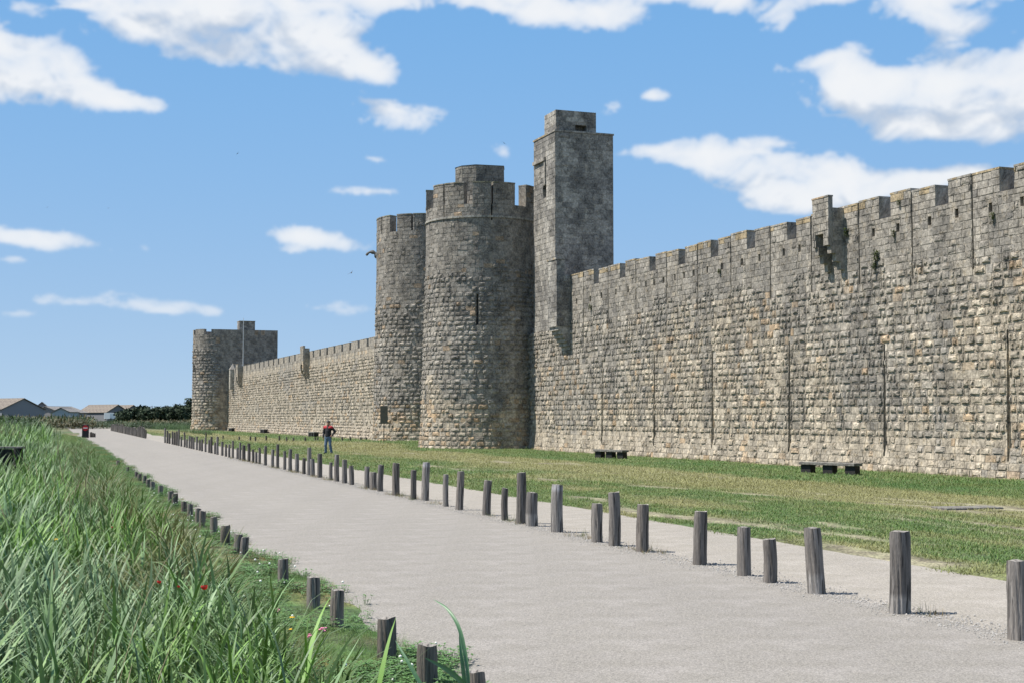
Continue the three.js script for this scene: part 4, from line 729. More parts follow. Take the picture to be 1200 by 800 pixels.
{
  const near = [[1194, 749, 655, 22, 0], [1054.5, 718, 621, 23, 1.5, 'foot'], [958, 695, 617, 19, -5, 'foot'], [902, 682, 630, 17, 0], [872.5, 674, 616, 15, 0], [820, 661, 598, 17, 2], [753, 646, 590, 16, 1], [719.5, 639, 576, 15, 0], [700, 635, 589, 13.5, 0], [653.5, 623, 567, 13, 0, 'ring'], [624, 616, 576, 13, 0, 'foot'], [609.5, 613, 553, 11, 1.5], [592, 609, 571, 7.5, 0], [570, 603, 562, 10, 2], [538, 597, 551.5, 8.5, 2], [522.5, 593, 555, 6.5, 0], [498, 586, 541, 8.5, 1.5, 'ring'], [484.5, 585, 550, 6.5, 0], [464, 580, 542, 9, 0], [446, 576, 544, 6.5, 1], [438, 574, 552.5, 8, 0], [430.5, 572, 546, 6.5, 0], [412.5, 568.5, 545, 6.5, -1], [404, 566, 538, 7, 0], [395, 564.5, 532, 6, 0, 'ring'], [388, 563, 541, 4.5, 0], [375, 560, 531, 5.5, 0], [366.5, 558.5, 537, 6, -.5], [362.5, 557, 524, 5, 0], [356.6, 556, 536, 4, 0], [348, 554, 531, 5, 0], [340.6, 553, 525.5, 4.6, 0], [333.5, 551, 528, 4, 0], [325.6, 549, 520, 3.6, 0], [320, 548, 526, 4, 0], [311.5, 546.5, 522, 3.6, 0], [304.4, 544.5, 524, 3.4, 0], [300.4, 543.6, 529, 3.4, 0], [296.6, 543, 526, 3.2, 0], [291.6, 541.8, 519, 3.6, 0], [286, 540.4, 521, 4, 0], [281.5, 539.3, 518, 3, 0], [278.4, 538.5, 524, 3, 0], [273, 537.2, 516, 3, 0], [269, 536.3, 520, 3, 0], [265, 535.3, 520, 2.8, 0], [260.4, 534.2, 517, 3.4, 0], [255, 533, 511, 3, 0], [252, 532.2, 518, 2.8, 0], [248, 531.2, 511, 2.8, 0], [245, 530.4, 515, 2.8, 0], [241, 529.5, 512, 2.8, 0], [237, 528.5, 514, 2.6, 0], [233.7, 527.8, 515, 2.6, 0], [230.6, 527, 511, 2.6, 0], [227, 526.2, 512, 2.6, 0], [224.6, 525.6, 511, 2.5, 0], [222, 525, 510, 2.5, 0], [219, 524.2, 514, 2.5, 0], [216, 523.5, 506, 2.6, 0], [212.7, 522.7, 511, 2.4, 0], [209.4, 521.9, 503, 2.4, 0], [207, 521.3, 505, 2.3, 0], [204.4, 520.6, 506, 2.3, 0], [202, 520, 505, 2.3, 0], [198.7, 519.2, 507, 2.3, 0], [196, 518.5, 504, 2.3, 0], [193.4, 517.8, 501, 2.4, 0]];
  near.forEach(([u, v, vt, w, lean, mark], i) => {
    const d = ray(u, HORIZON); let [x, z] = hit(u, v); if (i > 18) { // follow the straight row
      const den = d[0] * RN[0] + d[2] * RN[1], t = (RO[0] * RN[0] + RO[1] * RN[1] + POSTS) / den; x = d[0] * t; z = d[2] * t; }
    const zz = -z, h = EYE - (vt - HORIZON) * zz / F, k = F / zz, r = rng(900 + i), g = .75 + r() * .55, tall = h > .68;
    const m = obj('timber_post', postGeo(900 + i, { h, r: clamp(w / k / 2, .045, .12), n: i < 22 ? 44 : 9, rows: i < 22 ? 14 : 4, checks: i < 22 ? 5 : 0, bend: .035, lean: [lean / k, (r() - .5) * .02, (r() - .5) * .022], color: mix3([.17, .153, .138], [.225, .214, .205], r()).map((c) => c * g), foot: mark === 'foot' ? .19 : 0, ring: mark === 'ring' }), woodMat);
    m.position.set(x, 0, z); m.rotation.y = 0;
    if (mark === 'foot') tag(m, 'round grey timber post with a pale bleached foot between road and footpath', 'post', 'bleached foot posts');
    else if (mark === 'ring') tag(m, 'round grey timber post with a pale ring below its top between road and footpath', 'post', 'pale ringed posts');
    else tag(m, tall ? 'tall round weathered grey timber post in the row between road and footpath' : 'short round weathered grey timber post in the row between road and footpath', 'post', tall ? 'tall posts between road and footpath' : 'short posts between road and footpath');
  });
  // beyond the gap
  const proto = [0, 1, 2, 3].map((k) => postGeo(1200 + k, { h: 1, r: .075, n: 8, rows: 3, bend: .04, lean: [(k - 1.5) * .02, 0, .02], color: mul3([.2, .185, .17], .75 + .15 * k) }));
  const rr = rng(71), a0 = toRoad(...hit(177, 513.3))[0];
  for (let k = 0; k < 46; k++) { const a = a0 + k * 1.75 + rr() * .6, [x, z] = roadAt(a, POSTS), m = obj('timber_post', proto[k % 4], woodMat); m.position.set(x, 0, z); m.scale.set(1, .75 + rr() * .35, 1); m.rotation.y = rr() * 6; tag(m, 'weathered timber post in the distant row beyond the gap in the fence', 'post', 'distant posts beyond the gap'); }
  // short dark posts on the verge
  const left = [[560, 782, 15], [503, 752, 23], [453, 721, 20.5], [397, 689, 16.5], [368, 674, 17], [333, 653, 13.5], [287.6, 628, 10.5], [280, 624.5, 10], [266, 614.5, 11], [251, 604.5, 8.5], [239, 597.5, 8], [233, 594.5, 7.5], [224, 589.5, 6.5], [216.5, 586.5, 7], [205.5, 577.5, 7], [200.5, 574.5, 6], [189, 568, 6.5], [179.5, 563.5, 6], [174.5, 561, 5], [170, 556.5, 5], [164.5, 554.5, 5], [160.5, 552, 4], [150, 546.5, 4], [139, 539, 4]];
  left.forEach(([u, v, w], i) => {
    const d = ray(u, HORIZON), den = d[0] * RN[0] + d[2] * RN[1], t = (RO[0] * RN[0] + RO[1] * RN[1]) / den, x = d[0] * t, z = d[2] * t, h = EYE - (v - HORIZON) * -z / F, y = height(x, z), r = rng(1500 + i), g = .8 + r() * .4;
    const m = obj('verge_post', postGeo(1500 + i, { h: h - y + .03, r: clamp(w * -z / F / 2, .055, .085), n: i < 12 ? 40 : 14, rows: 9, checks: i < 12 ? 5 : 0, bend: .02, lean: [(r() - .5) * .02, (r() - .5) * .02, (r() - .5) * .02], color: mul3(mix3([.195, .17, .15], [.225, .21, .2], r()), g) }), woodMat);
    m.position.set(x, y - .03, z); tag(m, 'short dark timber post standing in the grass verge left of the road', 'post', 'dark verge posts');
  });
  // slim posts on the lawn below the far wall
  const slim = postGeo(1300, { h: 1, r: .07, n: 7, rows: 2, bend: .02, lean: [0, 0, 0], color: [.15, .14, .12] });
  [[241, 512, 6], [261, 514, 4], [280, 515.6, 5], [293, 515.6, 5], [299, 516, 5], [311.5, 516, 6], [327, 516, 6], [335.6, 516.5, 5], [343.7, 517, 5], [357.5, 516.5, 5], [369, 515.6, 4], [372, 515.6, 4], [400.6, 516.7, 5], [410, 517, 6], [422.5, 517, 5], [429, 517, 5], [439, 516, 5]].forEach(([u, v, hp]) => { const [x, z] = hit(u, v + .3), m = obj('lawn_post', slim, woodMat); m.position.set(x, height(x, z), z); m.scale.set(1, hp * -z / F, 1); tag(m, 'slim low dark post standing on the lawn before the distant wall', 'post', 'slim lawn posts'); });
}

// ---------------------------------------------------------------- benches
const ironM = new THREE.MeshStandardMaterial({ color: new THREE.Color().setRGB(.022, .019, .018), roughness: .75, map: rep(soilMap, 1) }), slabM = new THREE.MeshStandardMaterial({ color: new THREE.Color().setRGB(.3, .28, .26), roughness: .85, map: rep(soilMap, 1) });
function rbox(w, h, d, b = .012) { const s = new THREE.Shape(), x = w / 2 - b, y = d / 2 - b; s.moveTo(-x, -y); s.lineTo(x, -y); s.lineTo(x, y); s.lineTo(-x, y); s.closePath(); const g = new THREE.ExtrudeGeometry(s, { depth: h - 2 * b, bevelEnabled: true, bevelSize: b, bevelThickness: b, bevelSegments: 1 }); g.rotateX(-Math.PI / 2); g.translate(0, b, 0); return g; }
function bench(label, u, v, L, H, far) {
  const [x, z] = hit(u, v), t = thing('bench', label, 'bench', [x, height(x, z), z], far ? Math.atan2(WD[0], WD[1]) + Math.PI / 2 : -.93, 'benches before the walls');
  obj('seat', rbox(L + .04, .1, far ? .5 : .42), slabM, t).position.y = H - .1;
  for (const k of [-1, 0, 1]) obj('support', rbox(far ? .6 : .42, H - .102, far ? .46 : .26), ironM, t).position.x = k * (L / 2 - (far ? .31 : .22));
}
bench('dark bench with three block supports on the grass before the near wall', 973, 555, 2.35, .4);
bench('dark block bench on the grass before the foot of the square turret', 716, 537, 2.0, .42);
bench('dark bench by the distant wall behind the standing person', 367, 511.5, 2.8, .5, true);
bench('small dark bench by the middle of the distant wall', 309, 507, 2.8, .5, true);
bench('small dark bench next to the foot of the distant corner tower', 271, 505, 2.8, .5, true);

// stone slab sunk in the lawn
{ const [x, z] = hit(1134, 597), g = rbox(1.3, .05, .6); const m = obj('stone_slab', g, slabM); m.position.set(x, height(x, z) - .01, z); m.rotation.y = .25; tag(m, 'flat grey stone slab lying in the worn lawn', 'slab'); }
// information panel
{
  const z = 91.5, x = atDepth(449.8, z), y0 = height(x, -z), Y = (v) => EYE + (HORIZON - v) * z / F, t = thing('information_panel', 'brown grey panel on a thin pole before the slimmer round tower', 'sign', [x, y0, -z], .1);
  obj('pole', new THREE.CylinderGeometry(.03, .03, Y(490) - y0 + .1, 8), ironM, t).position.y = (Y(490) - y0) / 2 - .05;
  const pm = new THREE.MeshStandardMaterial({ color: new THREE.Color().setRGB(.12, .105, .075), roughness: .6 });
  obj('board', rbox(.5, Y(475) - Y(496), .05), pm, t).position.set(0, Y(496) - y0, .05);
}
// sign board by the road
{
  const z = 130, x = atDepth(100, z), t = thing('no_entry_sign', 'black board with a red no entry disc at the left road edge', 'sign', [x, 0, -z], .05);
  obj('board', rbox(.62, 1.25, .12), new THREE.MeshStandardMaterial({ color: new THREE.Color().setRGB(.02, .016, .016), roughness: .6 }), t);
  const disc = obj('disc', new THREE.CylinderGeometry(.27, .27, .02, 28), new THREE.MeshStandardMaterial({ color: new THREE.Color().setRGB(.55, .025, .025), roughness: .5 }), t); disc.rotation.x = Math.PI / 2; disc.position.set(0, .92, .072);
  const bar = obj('bar', rbox(.4, .09, .02, .004), new THREE.MeshStandardMaterial({ color: new THREE.Color().setRGB(.75, .72, .72), roughness: .5 }), disc); bar.rotation.x = -Math.PI / 2; bar.position.set(0, .012, .045);
  for (const [u, h] of [[106.5, .5], [108.5, .42], [110.5, .38]]) { const s = obj('stump', postGeo(1700 + u, { h, r: .12, n: 9, rows: 3, bend: .02, lean: [0, 0, .02], color: [.13, .115, .1] }), woodMat); const xx = atDepth(u, 133); s.position.set(xx, 0, -133); tag(s, 'stubby dark timber stump beside the no entry board', 'stump', 'stumps beside the no entry board'); }
}
// timber sluice at the ditch
{
  const z = 46, x1 = atDepth(27, z), Y = (v) => EYE + (HORIZON - v) * z / F, x0 = x1 - 5, y1 = Y(523), y0 = height(x1, -z) - .3, t = thing('timber_sluice', 'dark plank sluice wall with a pale top rail crossing the ditch', 'sluice', [0, 0, 0]);
  const dm = new THREE.MeshStandardMaterial({ color: new THREE.Color().setRGB(.035, .03, .027), roughness: .9, map: woodMap }), pm = new THREE.MeshStandardMaterial({ color: new THREE.Color().setRGB(.3, .29, .27), roughness: .9, map: woodMap }), r = rng(8);
  for (let k = 0; k < 24; k++) { const w = (x1 - x0) / 24, m = obj('plank', rbox(w - .012, y1 - y0 - .06 - r() * .04, .06), dm, t); m.position.set(x0 + (k + .5) * w, y0, -z + (r() - .5) * .03); }
  obj('rail', rbox(x1 - x0 + .1, .07, .14), pm, t).position.set((x0 + x1) / 2, y1 - .06, -z);
  for (const k of [.1, .5, .97]) obj('pile', new THREE.CylinderGeometry(.1, .11, y1 - y0 + .02, 10), dm, t).position.set(lerp(x0, x1, k), (y0 + y1) / 2 - .05, -z + .13);
}

// ---------------------------------------------------------------- plants rooted in the wall
{
  const mat = leafMat(.85, .25);
  [[1026, 300, .34], [1046, 274, .2], [1052, 237, .16], [1162, 253, .2], [991, 272, .26], [691, 360, .24], [842, 318, .18], [1024, 312, .24]].forEach(([u, v, size], i) => {
    const [s, y] = onWall(u, v, .1), p = wallAt(s, y, .06), B = new Blades(), r = rng(600 + i);
    for (let k = 0; k < 130; k++) { const a = r() * 6.283, q = Math.pow(r(), .5) * size * .5; B.leaf([Math.sin(a) * q * .8, (r() - .55) * size * 1.1, Math.cos(a) * q * .5], r() * 6.283, r() * 1.6 - .4, size * (.2 + r() * .25), size * .13, r() * 1.5, 2); }
    const t = thing('wall_plant', ['largest green plant growing from the near wall face', 'small green plant beside a square hole near the wall top', 'tiny plant growing from a merlon of the near wall', 'small plant hanging below a square hole at the wall end', 'green plant growing in the shade of the stone box', 'lone small plant high on the wall by the square turret', 'faint small plant under the row of square holes', 'green plant hanging just below the largest wall plant'][i], 'plant', p);
    const g = B.build(), n = g.attributes.position.count, cl = new Float32Array(n * 3); for (let k = 0; k < n; k++) { const f = .7 + .6 * h3(Math.floor(k / 6), i, 5); cl.set([.10 * f, .135 * f, .035 * f], k * 3); } g.setAttribute('color', new THREE.BufferAttribute(cl, 3));
    const m2 = mat.clone(); m2.vertexColors = true; obj('foliage', g, m2, t);
    const st = obj('root', new THREE.CylinderGeometry(.01, .02, .24, 5), woodMatPlain(), t); st.position.set(-WN[0] * .1, -.04, -WN[1] * .1); st.rotation.z = .9;
  });
}
function woodMatPlain() { return new THREE.MeshStandardMaterial({ color: new THREE.Color().setRGB(.1, .085, .06), roughness: .9 }); }

// ---------------------------------------------------------------- person
{
  const z = 72.5, x = atDepth(384.5, z), t = thing('person', 'person in a black jacket with red shoulders and blue jeans standing on the lawn', 'person', [x, height(x, -z), -z], -.25);
  const cap = (p, a, b, ra, rb) => { const d = [b[0] - a[0], b[1] - a[1], b[2] - a[2]], l = d[0] ** 2 + d[1] ** 2 + d[2] ** 2, q = clamp(((p[0] - a[0]) * d[0] + (p[1] - a[1]) * d[1] + (p[2] - a[2]) * d[2]) / l); return Math.hypot(p[0] - a[0] - d[0] * q, p[1] - a[1] - d[1] * q, p[2] - a[2] - d[2] * q) - lerp(ra, rb, q); };
  const smin = (a, b, k) => { const h = clamp(.5 + .5 * (b - a) / k); return lerp(b, a, h) - k * h * (1 - h); };
  function mesh(field, res, lo, size) {          // marching cubes of a distance field inside a cube
    const mc = new MarchingCubes(res, new THREE.MeshBasicMaterial(), false, false, 60000); mc.isolation = 0;
    for (let k = 0; k < res; k++) for (let j = 0; j < res; j++) for (let i = 0; i < res; i++) mc.field[i + j * res + k * res * res] = -field([lo[0] + (i / res) * size, lo[1] + (j / res) * size, lo[2] + (k / res) * size]) * 20;
    mc.update(); const n = mc.count, P = new Float32Array(n * 3);
    for (let k = 0; k < n; k++) for (let e = 0; e < 3; e++) P[k * 3 + e] = lo[e] + (mc.positionArray[k * 3 + e] + 1) / 2 * size;
    const g = new THREE.BufferGeometry(); g.setAttribute('position', new THREE.BufferAttribute(P, 3)); g.computeVertexNormals();
    g.setAttribute('normal', new THREE.BufferAttribute(mc.normalArray.slice(0, n * 3), 3)); return g;
  }
  const J = { hipL: [-.09, .88, 0], hipR: [.09, .88, 0], knL: [-.12, .48, .03], knR: [.13, .48, .04], anL: [-.14, .08, -.03], anR: [.19, .08, -.02], chest: [0, 1.25, 0], neck: [0, 1.47, .0], head: [0, 1.61, .02], shL: [-.19, 1.41, 0], shR: [.19, 1.41, 0], elL: [-.25, 1.13, -.03], elR: [.36, 1.18, -.06], wrL: [-.25, .89, .05], wrR: [.27, .99, .09] };
  const fingers = (p, w, dir, side) => { let d = cap(p, w, [w[0] + dir[0] * .09, w[1] + dir[1] * .09, w[2] + dir[2] * .09], .03, .034); for (let f = 0; f < 4; f++) { const o = (f - 1.5) * .018, a = [w[0] + dir[0] * .09, w[1] + dir[1] * .09, w[2] + dir[2] * .09 + o], L = [.065, .075, .07, .055][f]; d = Math.min(d, cap(p, a, [a[0] + dir[0] * L, a[1] + dir[1] * L, a[2] + dir[2] * L + .01], .0095, .008)); } return Math.min(d, cap(p, [w[0], w[1] - .02, w[2] + .03], [w[0] + dir[0] * .07 - side * .02, w[1] + dir[1] * .07, w[2] + .06], .011, .009)); };
  const skin = (p) => { let d = cap(p, [0, 1.56, .01], [0, 1.66, .01], .074, .088); d = smin(d, cap(p, [0, 1.53, .06], [0, 1.54, .05], .045, .045), .03); d = Math.min(d, cap(p, [0, 1.62, .09], [0, 1.585, .115], .012, .017)); for (const s of [-1, 1]) { d = Math.min(d, cap(p, [s * .085, 1.62, 0], [s * .088, 1.585, .005], .014, .012)); d = Math.max(d, -(Math.hypot(p[0] - s * .034, p[1] - 1.625, p[2] - .105) - .014)); } d = smin(d, cap(p, [0, 1.38, -.01], [0, 1.54, 0], .062, .055), .03);
    let b = cap(p, [0, .95, 0], J.chest, .12, .14); for (const s of ['L', 'R']) { b = smin(b, cap(p, J['hip' + s], J['kn' + s], .075, .05), .05); b = smin(b, cap(p, J['kn' + s], J['an' + s], .045, .034), .02); b = smin(b, cap(p, J['sh' + s], J['el' + s], .045, .036), .05); b = smin(b, cap(p, J['el' + s], J['wr' + s], .036, .027), .02); }
    d = smin(d, b, .04); d = smin(d, fingers(p, J.wrL, [.02, -.99, .12], -1), .012); return smin(d, fingers(p, J.wrR, [-.75, -.62, .1], 1), .012); };
  const jacket = (p) => { let d = cap(p, [0, .96, 0], [0, 1.2, 0], .165, .16); d = smin(d, cap(p, [-.12, 1.37, 0], [.12, 1.37, 0], .115, .115), .09); d = smin(d, cap(p, [0, 1.42, -.01], [0, 1.48, 0], .085, .072), .03); for (const s of ['L', 'R']) { d = smin(d, cap(p, J['sh' + s], J['el' + s], .075, .062), .045); d = smin(d, cap(p, J['el' + s], J['wr' + s], .06, .047), .03); } d += (vn3(p[0] * 14, p[1] * 11, p[2] * 14, 4) - .5) * .012; return Math.max(d, .87 - p[1]); };
  const jeans = (p) => { let d = cap(p, [0, .93, 0], [0, .86, 0], .15, .145); for (const s of ['L', 'R']) { d = smin(d, cap(p, J['hip' + s], J['kn' + s], .105, .075), .04); d = smin(d, cap(p, J['kn' + s], [J['an' + s][0], .05, J['an' + s][2]], .074, .066), .02); } return d + (vn3(p[0] * 16, p[1] * 9, p[2] * 16, 6) - .5) * .012; };
  const hair = (p) => Math.max(cap(p, [0, 1.6, -.008], [0, 1.668, 0], .094, .098), Math.min(1.66 - p[1], p[2] + .005), 1.55 - p[1]);
  const shoe = (s) => (p) => { const a = J['an' + s]; return Math.max(Math.min(cap(p, [a[0], .05, a[2] - .03], [a[0] + (s === 'L' ? -.01 : .03), .04, a[2] + .15], .05, .042), cap(p, [a[0], .06, a[2]], [a[0], .12, a[2]], .05, .045)), -p[1]); };
  const M = (c, rough = .85) => new THREE.MeshStandardMaterial({ color: new THREE.Color().setRGB(...c), roughness: rough });
  obj('body', mesh(skin, 120, [-.95, -.05, -.95], 1.9), M([.30, .165, .11], .6), t);
  const jg = mesh(jacket, 100, [-.65, .7, -.65], 1.3), cp = jg.attributes.position, jc = new Float32Array(cp.count * 3);
  for (let i = 0; i < cp.count; i++) { const X = cp.getX(i), Yy = cp.getY(i), rd = Math.abs(X) > .05 && Math.abs(X) < .3 && Yy > 1.345 + .1 * Math.max(0, .16 - Math.abs(X)); jc.set(rd ? [.36, .018, .025] : [.012, .011, .014], i * 3); }
  jg.setAttribute('color', new THREE.BufferAttribute(jc, 3)); obj('jacket', jg, new THREE.MeshStandardMaterial({ vertexColors: true, roughness: .8 }), t);
  obj('jeans', mesh(jeans, 100, [-.6, 0, -.6], 1.2), M([.105, .15, .225]), t);
  obj('hair', mesh(hair, 60, [-.16, 1.5, -.16], .32), M([.012, .009, .008], .6), t);
  for (const s of ['L', 'R']) obj('shoe', mesh(shoe(s), 60, [J['an' + s][0] - .2, -.04, J['an' + s][2] - .2], .44), M([.012, .012, .014], .5), t);
}
console.log('person done');

// ---------------------------------------------------------------- birds
{
  const mat = new THREE.MeshStandardMaterial({ color: new THREE.Color().setRGB(.018, .017, .018), roughness: .8, side: THREE.DoubleSide });
  const wing = (s) => { const P = []; const rows = 7; for (let k = 0; k <= rows; k++) { const q = k / rows, X = s * q * .2, sweep = -.085 * q * q, ch = .045 * (1 - q) + .004, yy = .03 * Math.sin(q * 2.4); P.push([X, yy, -.02 - sweep * -1 + ch * .5, ch]); } const p = [], I = []; P.forEach(([X, yy, zz, ch], k) => { p.push(X, yy, zz - ch, X, yy + .004, zz, X, yy, zz + ch * .6); if (k) { const b = k * 3; I.push(b - 3, b - 2, b + 1, b - 3, b + 1, b, b - 2, b - 1, b + 2, b - 2, b + 2, b + 1); } }); const g = new THREE.BufferGeometry(); g.setAttribute('position', new THREE.Float32BufferAttribute(p, 3)); g.setIndex(I); g.computeVertexNormals(); return g; };
  const bodyG = new THREE.LatheGeometry([[0, -.085], [.012, -.06], [.02, -.01], [.018, .035], [.011, .06], [0, .075]].map(([a, b]) => new THREE.Vector2(a, b)), 10); bodyG.rotateX(Math.PI / 2);
  const tail = new THREE.ConeGeometry(.016, .06, 4); tail.rotateX(Math.PI / 2); tail.scale(1, .2, 1); tail.translate(0, 0, -.1);
  const proto = new THREE.Group(); for (const [n, g] of [['body', bodyG], ['wing', wing(-1)], ['wing', wing(1)], ['tail', tail]]) obj(n, g, mat, proto);
  [[411.5, 320, 75, .7, .5, 'swift gliding just left of the slimmer round tower'], [278, 180, 110, -.3, .8, 'swift in the open blue between clouds on the left'], [591, 168, 95, .4, -.6, 'tiny swift above the large round tower'], [55, 243, 130, .2, .4, 'tiny swift above the low cloud far from the towers'], [127, 244, 190, 1, .3, 'faintest distant swift in the clear sky']].forEach(([u, v, z, yaw, roll, label]) => { const b = proto.clone(); b.name = numbered('bird'); const d = ray(u, v), t = z / -d[2]; b.position.set(d[0] * t, EYE + d[1] * t, -z); b.rotation.set(.2, yaw, roll); tag(b, label, 'bird', 'swifts in the sky'); scene.add(b); });
}

// ---------------------------------------------------------------- the far horizon: sheds, vehicles, pines
{
  const tile = new THREE.MeshStandardMaterial({ color: new THREE.Color().setRGB(.31, .26, .225), roughness: .95, map: rep(soilMap, .4) }), greyR = new THREE.MeshStandardMaterial({ color: new THREE.Color().setRGB(.33, .31, .31), roughness: .95, map: rep(soilMap, .4) });
  const wallM = (c) => new THREE.MeshStandardMaterial({ color: new THREE.Color().setRGB(...c), roughness: .95 });
  function shed(label, u0, u1, vEave, vRidge, z, depth, turn, roofM, wallC, doors) {
    const k = F / z, x0 = (u0 - 600) / k, x1 = (u1 - 600) / k, w = x1 - x0, he = EYE + (HORIZON - vEave) / k, hr = EYE + (HORIZON - vRidge) / k, t = thing('storage_shed', label, 'shed', [(x0 + x1) / 2, -.2, -z - depth / 2], turn), wm = wallM(wallC);
    const sh = new THREE.Shape(); sh.moveTo(-w / 2, 0); sh.lineTo(w / 2, 0); sh.lineTo(w / 2, he); sh.lineTo(0, hr); sh.lineTo(-w / 2, he); sh.closePath();
    const g = new THREE.ExtrudeGeometry(sh, { depth, bevelEnabled: false }); g.translate(0, 0, -depth / 2); obj('walls', g, wm, t);
    for (const s of [-1, 1]) { const L = Math.hypot(w / 2, hr - he) + .5, r = obj('roof', rbox(L, .18, depth + .8), roofM, t); r.position.set(s * w / 4 * 1.03, (he + hr) / 2 + .1, 0); r.rotation.z = -s * Math.atan2(hr - he, w / 2); }
    for (const [dx, dw, dh] of doors || []) obj('door', rbox(dw, dh, .1), wallM([.5, .5, .5]), t).position.set(dx, 0, depth / 2 + .05);
    return t;
  }
  shed('tall shed with a tan roof and bluish gable at the left end of the sheds', -26, 30, 479, 466.5, 400, 14, .9, tile, [.2, .205, .22]);
  shed('small gabled shed just beside the tall tan roofed shed', 34, 50, 477.5, 471, 430, 12, .3, greyR, [.19, .19, .2]);
  shed('long low grey roofed shed in the middle of the row of sheds', 38, 84, 483, 476, 420, 12, -.35, greyR, [.26, .25, .25]);
  shed('pale blue gabled shed between the low grey shed and the broad tan roofs', 61, 80, 482, 477.5, 390, 10, .05, greyR, [.3, .34, .38]);
  shed('broad tan roofed shed with a dark gable', 96, 124, 482.5, 474, 430, 20, .75, tile, [.17, .172, .185]);
  shed('second broad tan roofed shed beside the pines', 116, 146, 484, 474.5, 450, 20, .7, tile, [.16, .165, .18]);
  // parked vans far off
  function van(label, u, v, z, c) { const k = F / z, t = thing('van', label, 'van', [(u - 600) / k, EYE + (HORIZON - v) / k - 2.0, -z], 1.5), m = wallM(c), dk = wallM([.03, .03, .035]); const s = new THREE.Shape(); s.moveTo(-2.3, .3); s.lineTo(2.3, .3); s.lineTo(2.35, 1); s.lineTo(1.7, 1.15); s.lineTo(1.15, 1.95); s.lineTo(-2.3, 2.0); s.closePath(); const g = new THREE.ExtrudeGeometry(s, { depth: 1.7, bevelEnabled: true, bevelSize: .06, bevelThickness: .06, bevelSegments: 1 }); g.translate(0, 0, -.85); obj('body', g, m, t); const ws = new THREE.Shape(); ws.moveTo(1.55, 1.2); ws.lineTo(1.15, 1.8); ws.lineTo(.4, 1.8); ws.lineTo(.4, 1.2); const wg = new THREE.ExtrudeGeometry(ws, { depth: 1.86, bevelEnabled: false }); wg.translate(0, 0, -.93); obj('window', wg, dk, t); for (const [a, b] of [[-1.5, .8], [1.5, .8], [-1.5, -.8], [1.5, -.8]]) { const q = obj('wheel', new THREE.CylinderGeometry(.33, .33, .22, 14), dk, t); q.rotation.x = Math.PI / 2; q.position.set(a, .33, b); } }
  van('white van parked before the broad tan roofed sheds', 129, 483.5, 410, [.75, .75, .75]);
  { const z = 420, k = F / z, t = thing('white_hut', 'small white hut standing before the dark pines', 'hut', [(200.5 - 600) / k, 0, -z]); obj('walls', rbox(1.3, 3.0, 1.3), wallM([.8, .8, .8]), t); const c = obj('roof', new THREE.ConeGeometry(1.1, .7, 4), tile, t); c.position.y = 3.35; c.rotation.y = .78; }
  // umbrella pines
  const needle = new THREE.MeshStandardMaterial({ color: 0xffffff, roughness: .95, side: THREE.DoubleSide, vertexColors: true }), bark = wallM([.09, .065, .05]);
  function pine(label, u, vTop, wPx, z, seed) {
    const k = F / z, H = EYE + (HORIZON - vTop) / k, Wd = wPx / k, r = rng(seed), t = thing('pine_tree', label, 'tree', [(u - 600) / k, 0, -z], 0, 'pines beside the corner tower'), P = [], C = [], I = [];
    obj('trunk', new THREE.CylinderGeometry(.16, .3, H * .7, 8), bark, t).position.y = H * .35;
    for (let b = 0; b < 4; b++) { const a = b * 1.6 + r(), L = Wd * .3, m = obj('limb', new THREE.CylinderGeometry(.06, .12, L * 1.2, 5), bark, t); m.position.set(Math.sin(a) * L * .4, H * .66, Math.cos(a) * L * .4); m.rotation.set(Math.cos(a) * .8, 0, -Math.sin(a) * .8); }
    const clumps = []; for (let q = 0; q < 16; q++) { const a = r() * 6.283, d = Math.sqrt(r()) * .42; clumps.push([Math.sin(a) * d * Wd, H * (.30 + .54 * (1 - d * d * 3.4) * r()), Math.cos(a) * d * Wd, Wd * (.15 + .08 * r())]); }
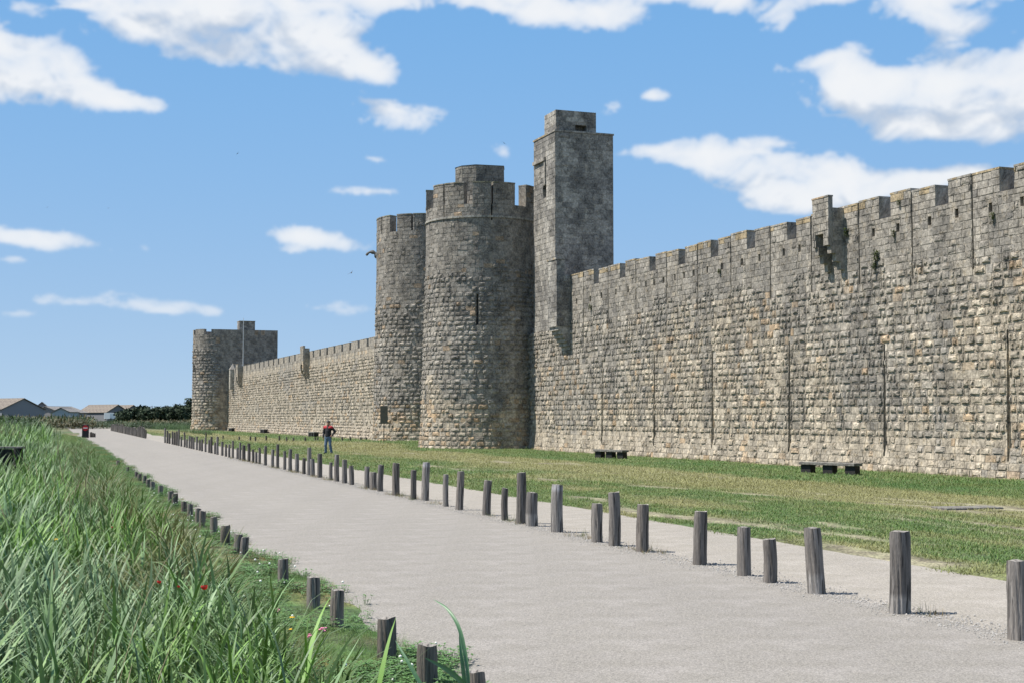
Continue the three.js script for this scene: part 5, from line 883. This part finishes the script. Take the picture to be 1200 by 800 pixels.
    for (let q = 0; q < 3000; q++) { const c = clumps[q % 16], v = [r() - .5, r() - .5, r() - .5], l = Math.hypot(...v) || 1, R = c[3] * (.55 + .5 * r()), o = [c[0] + v[0] / l * R, Math.min(H, c[1] + v[1] / l * R * .6), c[2] + v[2] / l * R], s = .35 + r() * .4, f = .65 + r() * .7, n0 = P.length / 3; for (let e = 0; e < 3; e++) { P.push(o[0] + (r() - .5) * s * 2, o[1] + (r() - .5) * s * 1.6, o[2] + (r() - .5) * s * 2); C.push(.034 * f, .052 * f, .026 * f); } I.push(n0, n0 + 1, n0 + 2); }
    const g = new THREE.BufferGeometry(); g.setAttribute('position', new THREE.Float32BufferAttribute(P, 3)); g.setAttribute('color', new THREE.Float32BufferAttribute(C, 3)); g.setIndex(I); g.computeVertexNormals(); obj('crown', g, needle, t);
  }
  [[158, 475, 36, 380], [180, 470.5, 36, 370], [170, 473, 30, 385], [203, 471, 34, 372], [192, 473, 30, 385], [214, 472, 30, 375], [224, 465, 36, 365], [236, 468, 34, 375], [146, 478, 28, 420]].forEach(([u, v, w, z], i) => pine(['low dark pine beside the broad tan roofed shed', 'widest round headed dark pine in the row', 'dark pine tucked behind the widest pine', 'round headed dark pine behind the white hut', 'low dark pine between the widest pine and the white hut', 'dark pine between the white hut and the tallest pine', 'tallest dark pine next to the corner tower', 'dark pine mostly hidden by the corner tower', 'low dark pine rising behind the tan shed roof'][i], u, v, w, z, 2000 + i));
  // hedges and scrub at the foot of the pines and sheds
  const r = rng(88), B = new Blades(); for (let k = 0; k < 60; k++) { const v = [r() - .5, r(), r() - .5]; B.leaf([v[0] * 2.4, v[1] * 1.1, v[2] * 2.4], r() * 6.283, r() * 1.5 - .2, .5, .22, r(), 2); }
  const l = []; for (let i = 0; i < 2600; i++) { const z = -(230 + 280 * r()), x = z * lerp(.2, .42, r()), k = .7 + r() * .6, q = fbm2(x * .03, z * .03, 3, 5); if (z < -350) continue; l.push([x, 0, z, r() * 6.283, (.7 + .8 * q + .4 * r()) * (x / z < .31 ? .62 : 1.05), .8 + r() * .5, 0, 0, ...(q > .55 ? [.13 * k, .12 * k, .06 * k] : [.05 * k, .085 * k, .035 * k])]); }
  for (let i = 0; i < 120; i++) { const k = .7 + r() * .5, z = -(118 + 10 * r()), x = z * lerp(.355, .40, r()); l.push([x, .4, z, r() * 6.283, .7 + .5 * r(), 1, 0, 0, .035 * k, .07 * k, .025 * k]); }
  scatter('scrub', B.build(), grassMat, l, 'dark scrub and hedges before the sheds and pines', 'scrub');
}
console.log('all done');
renderer.render(scene, camera);
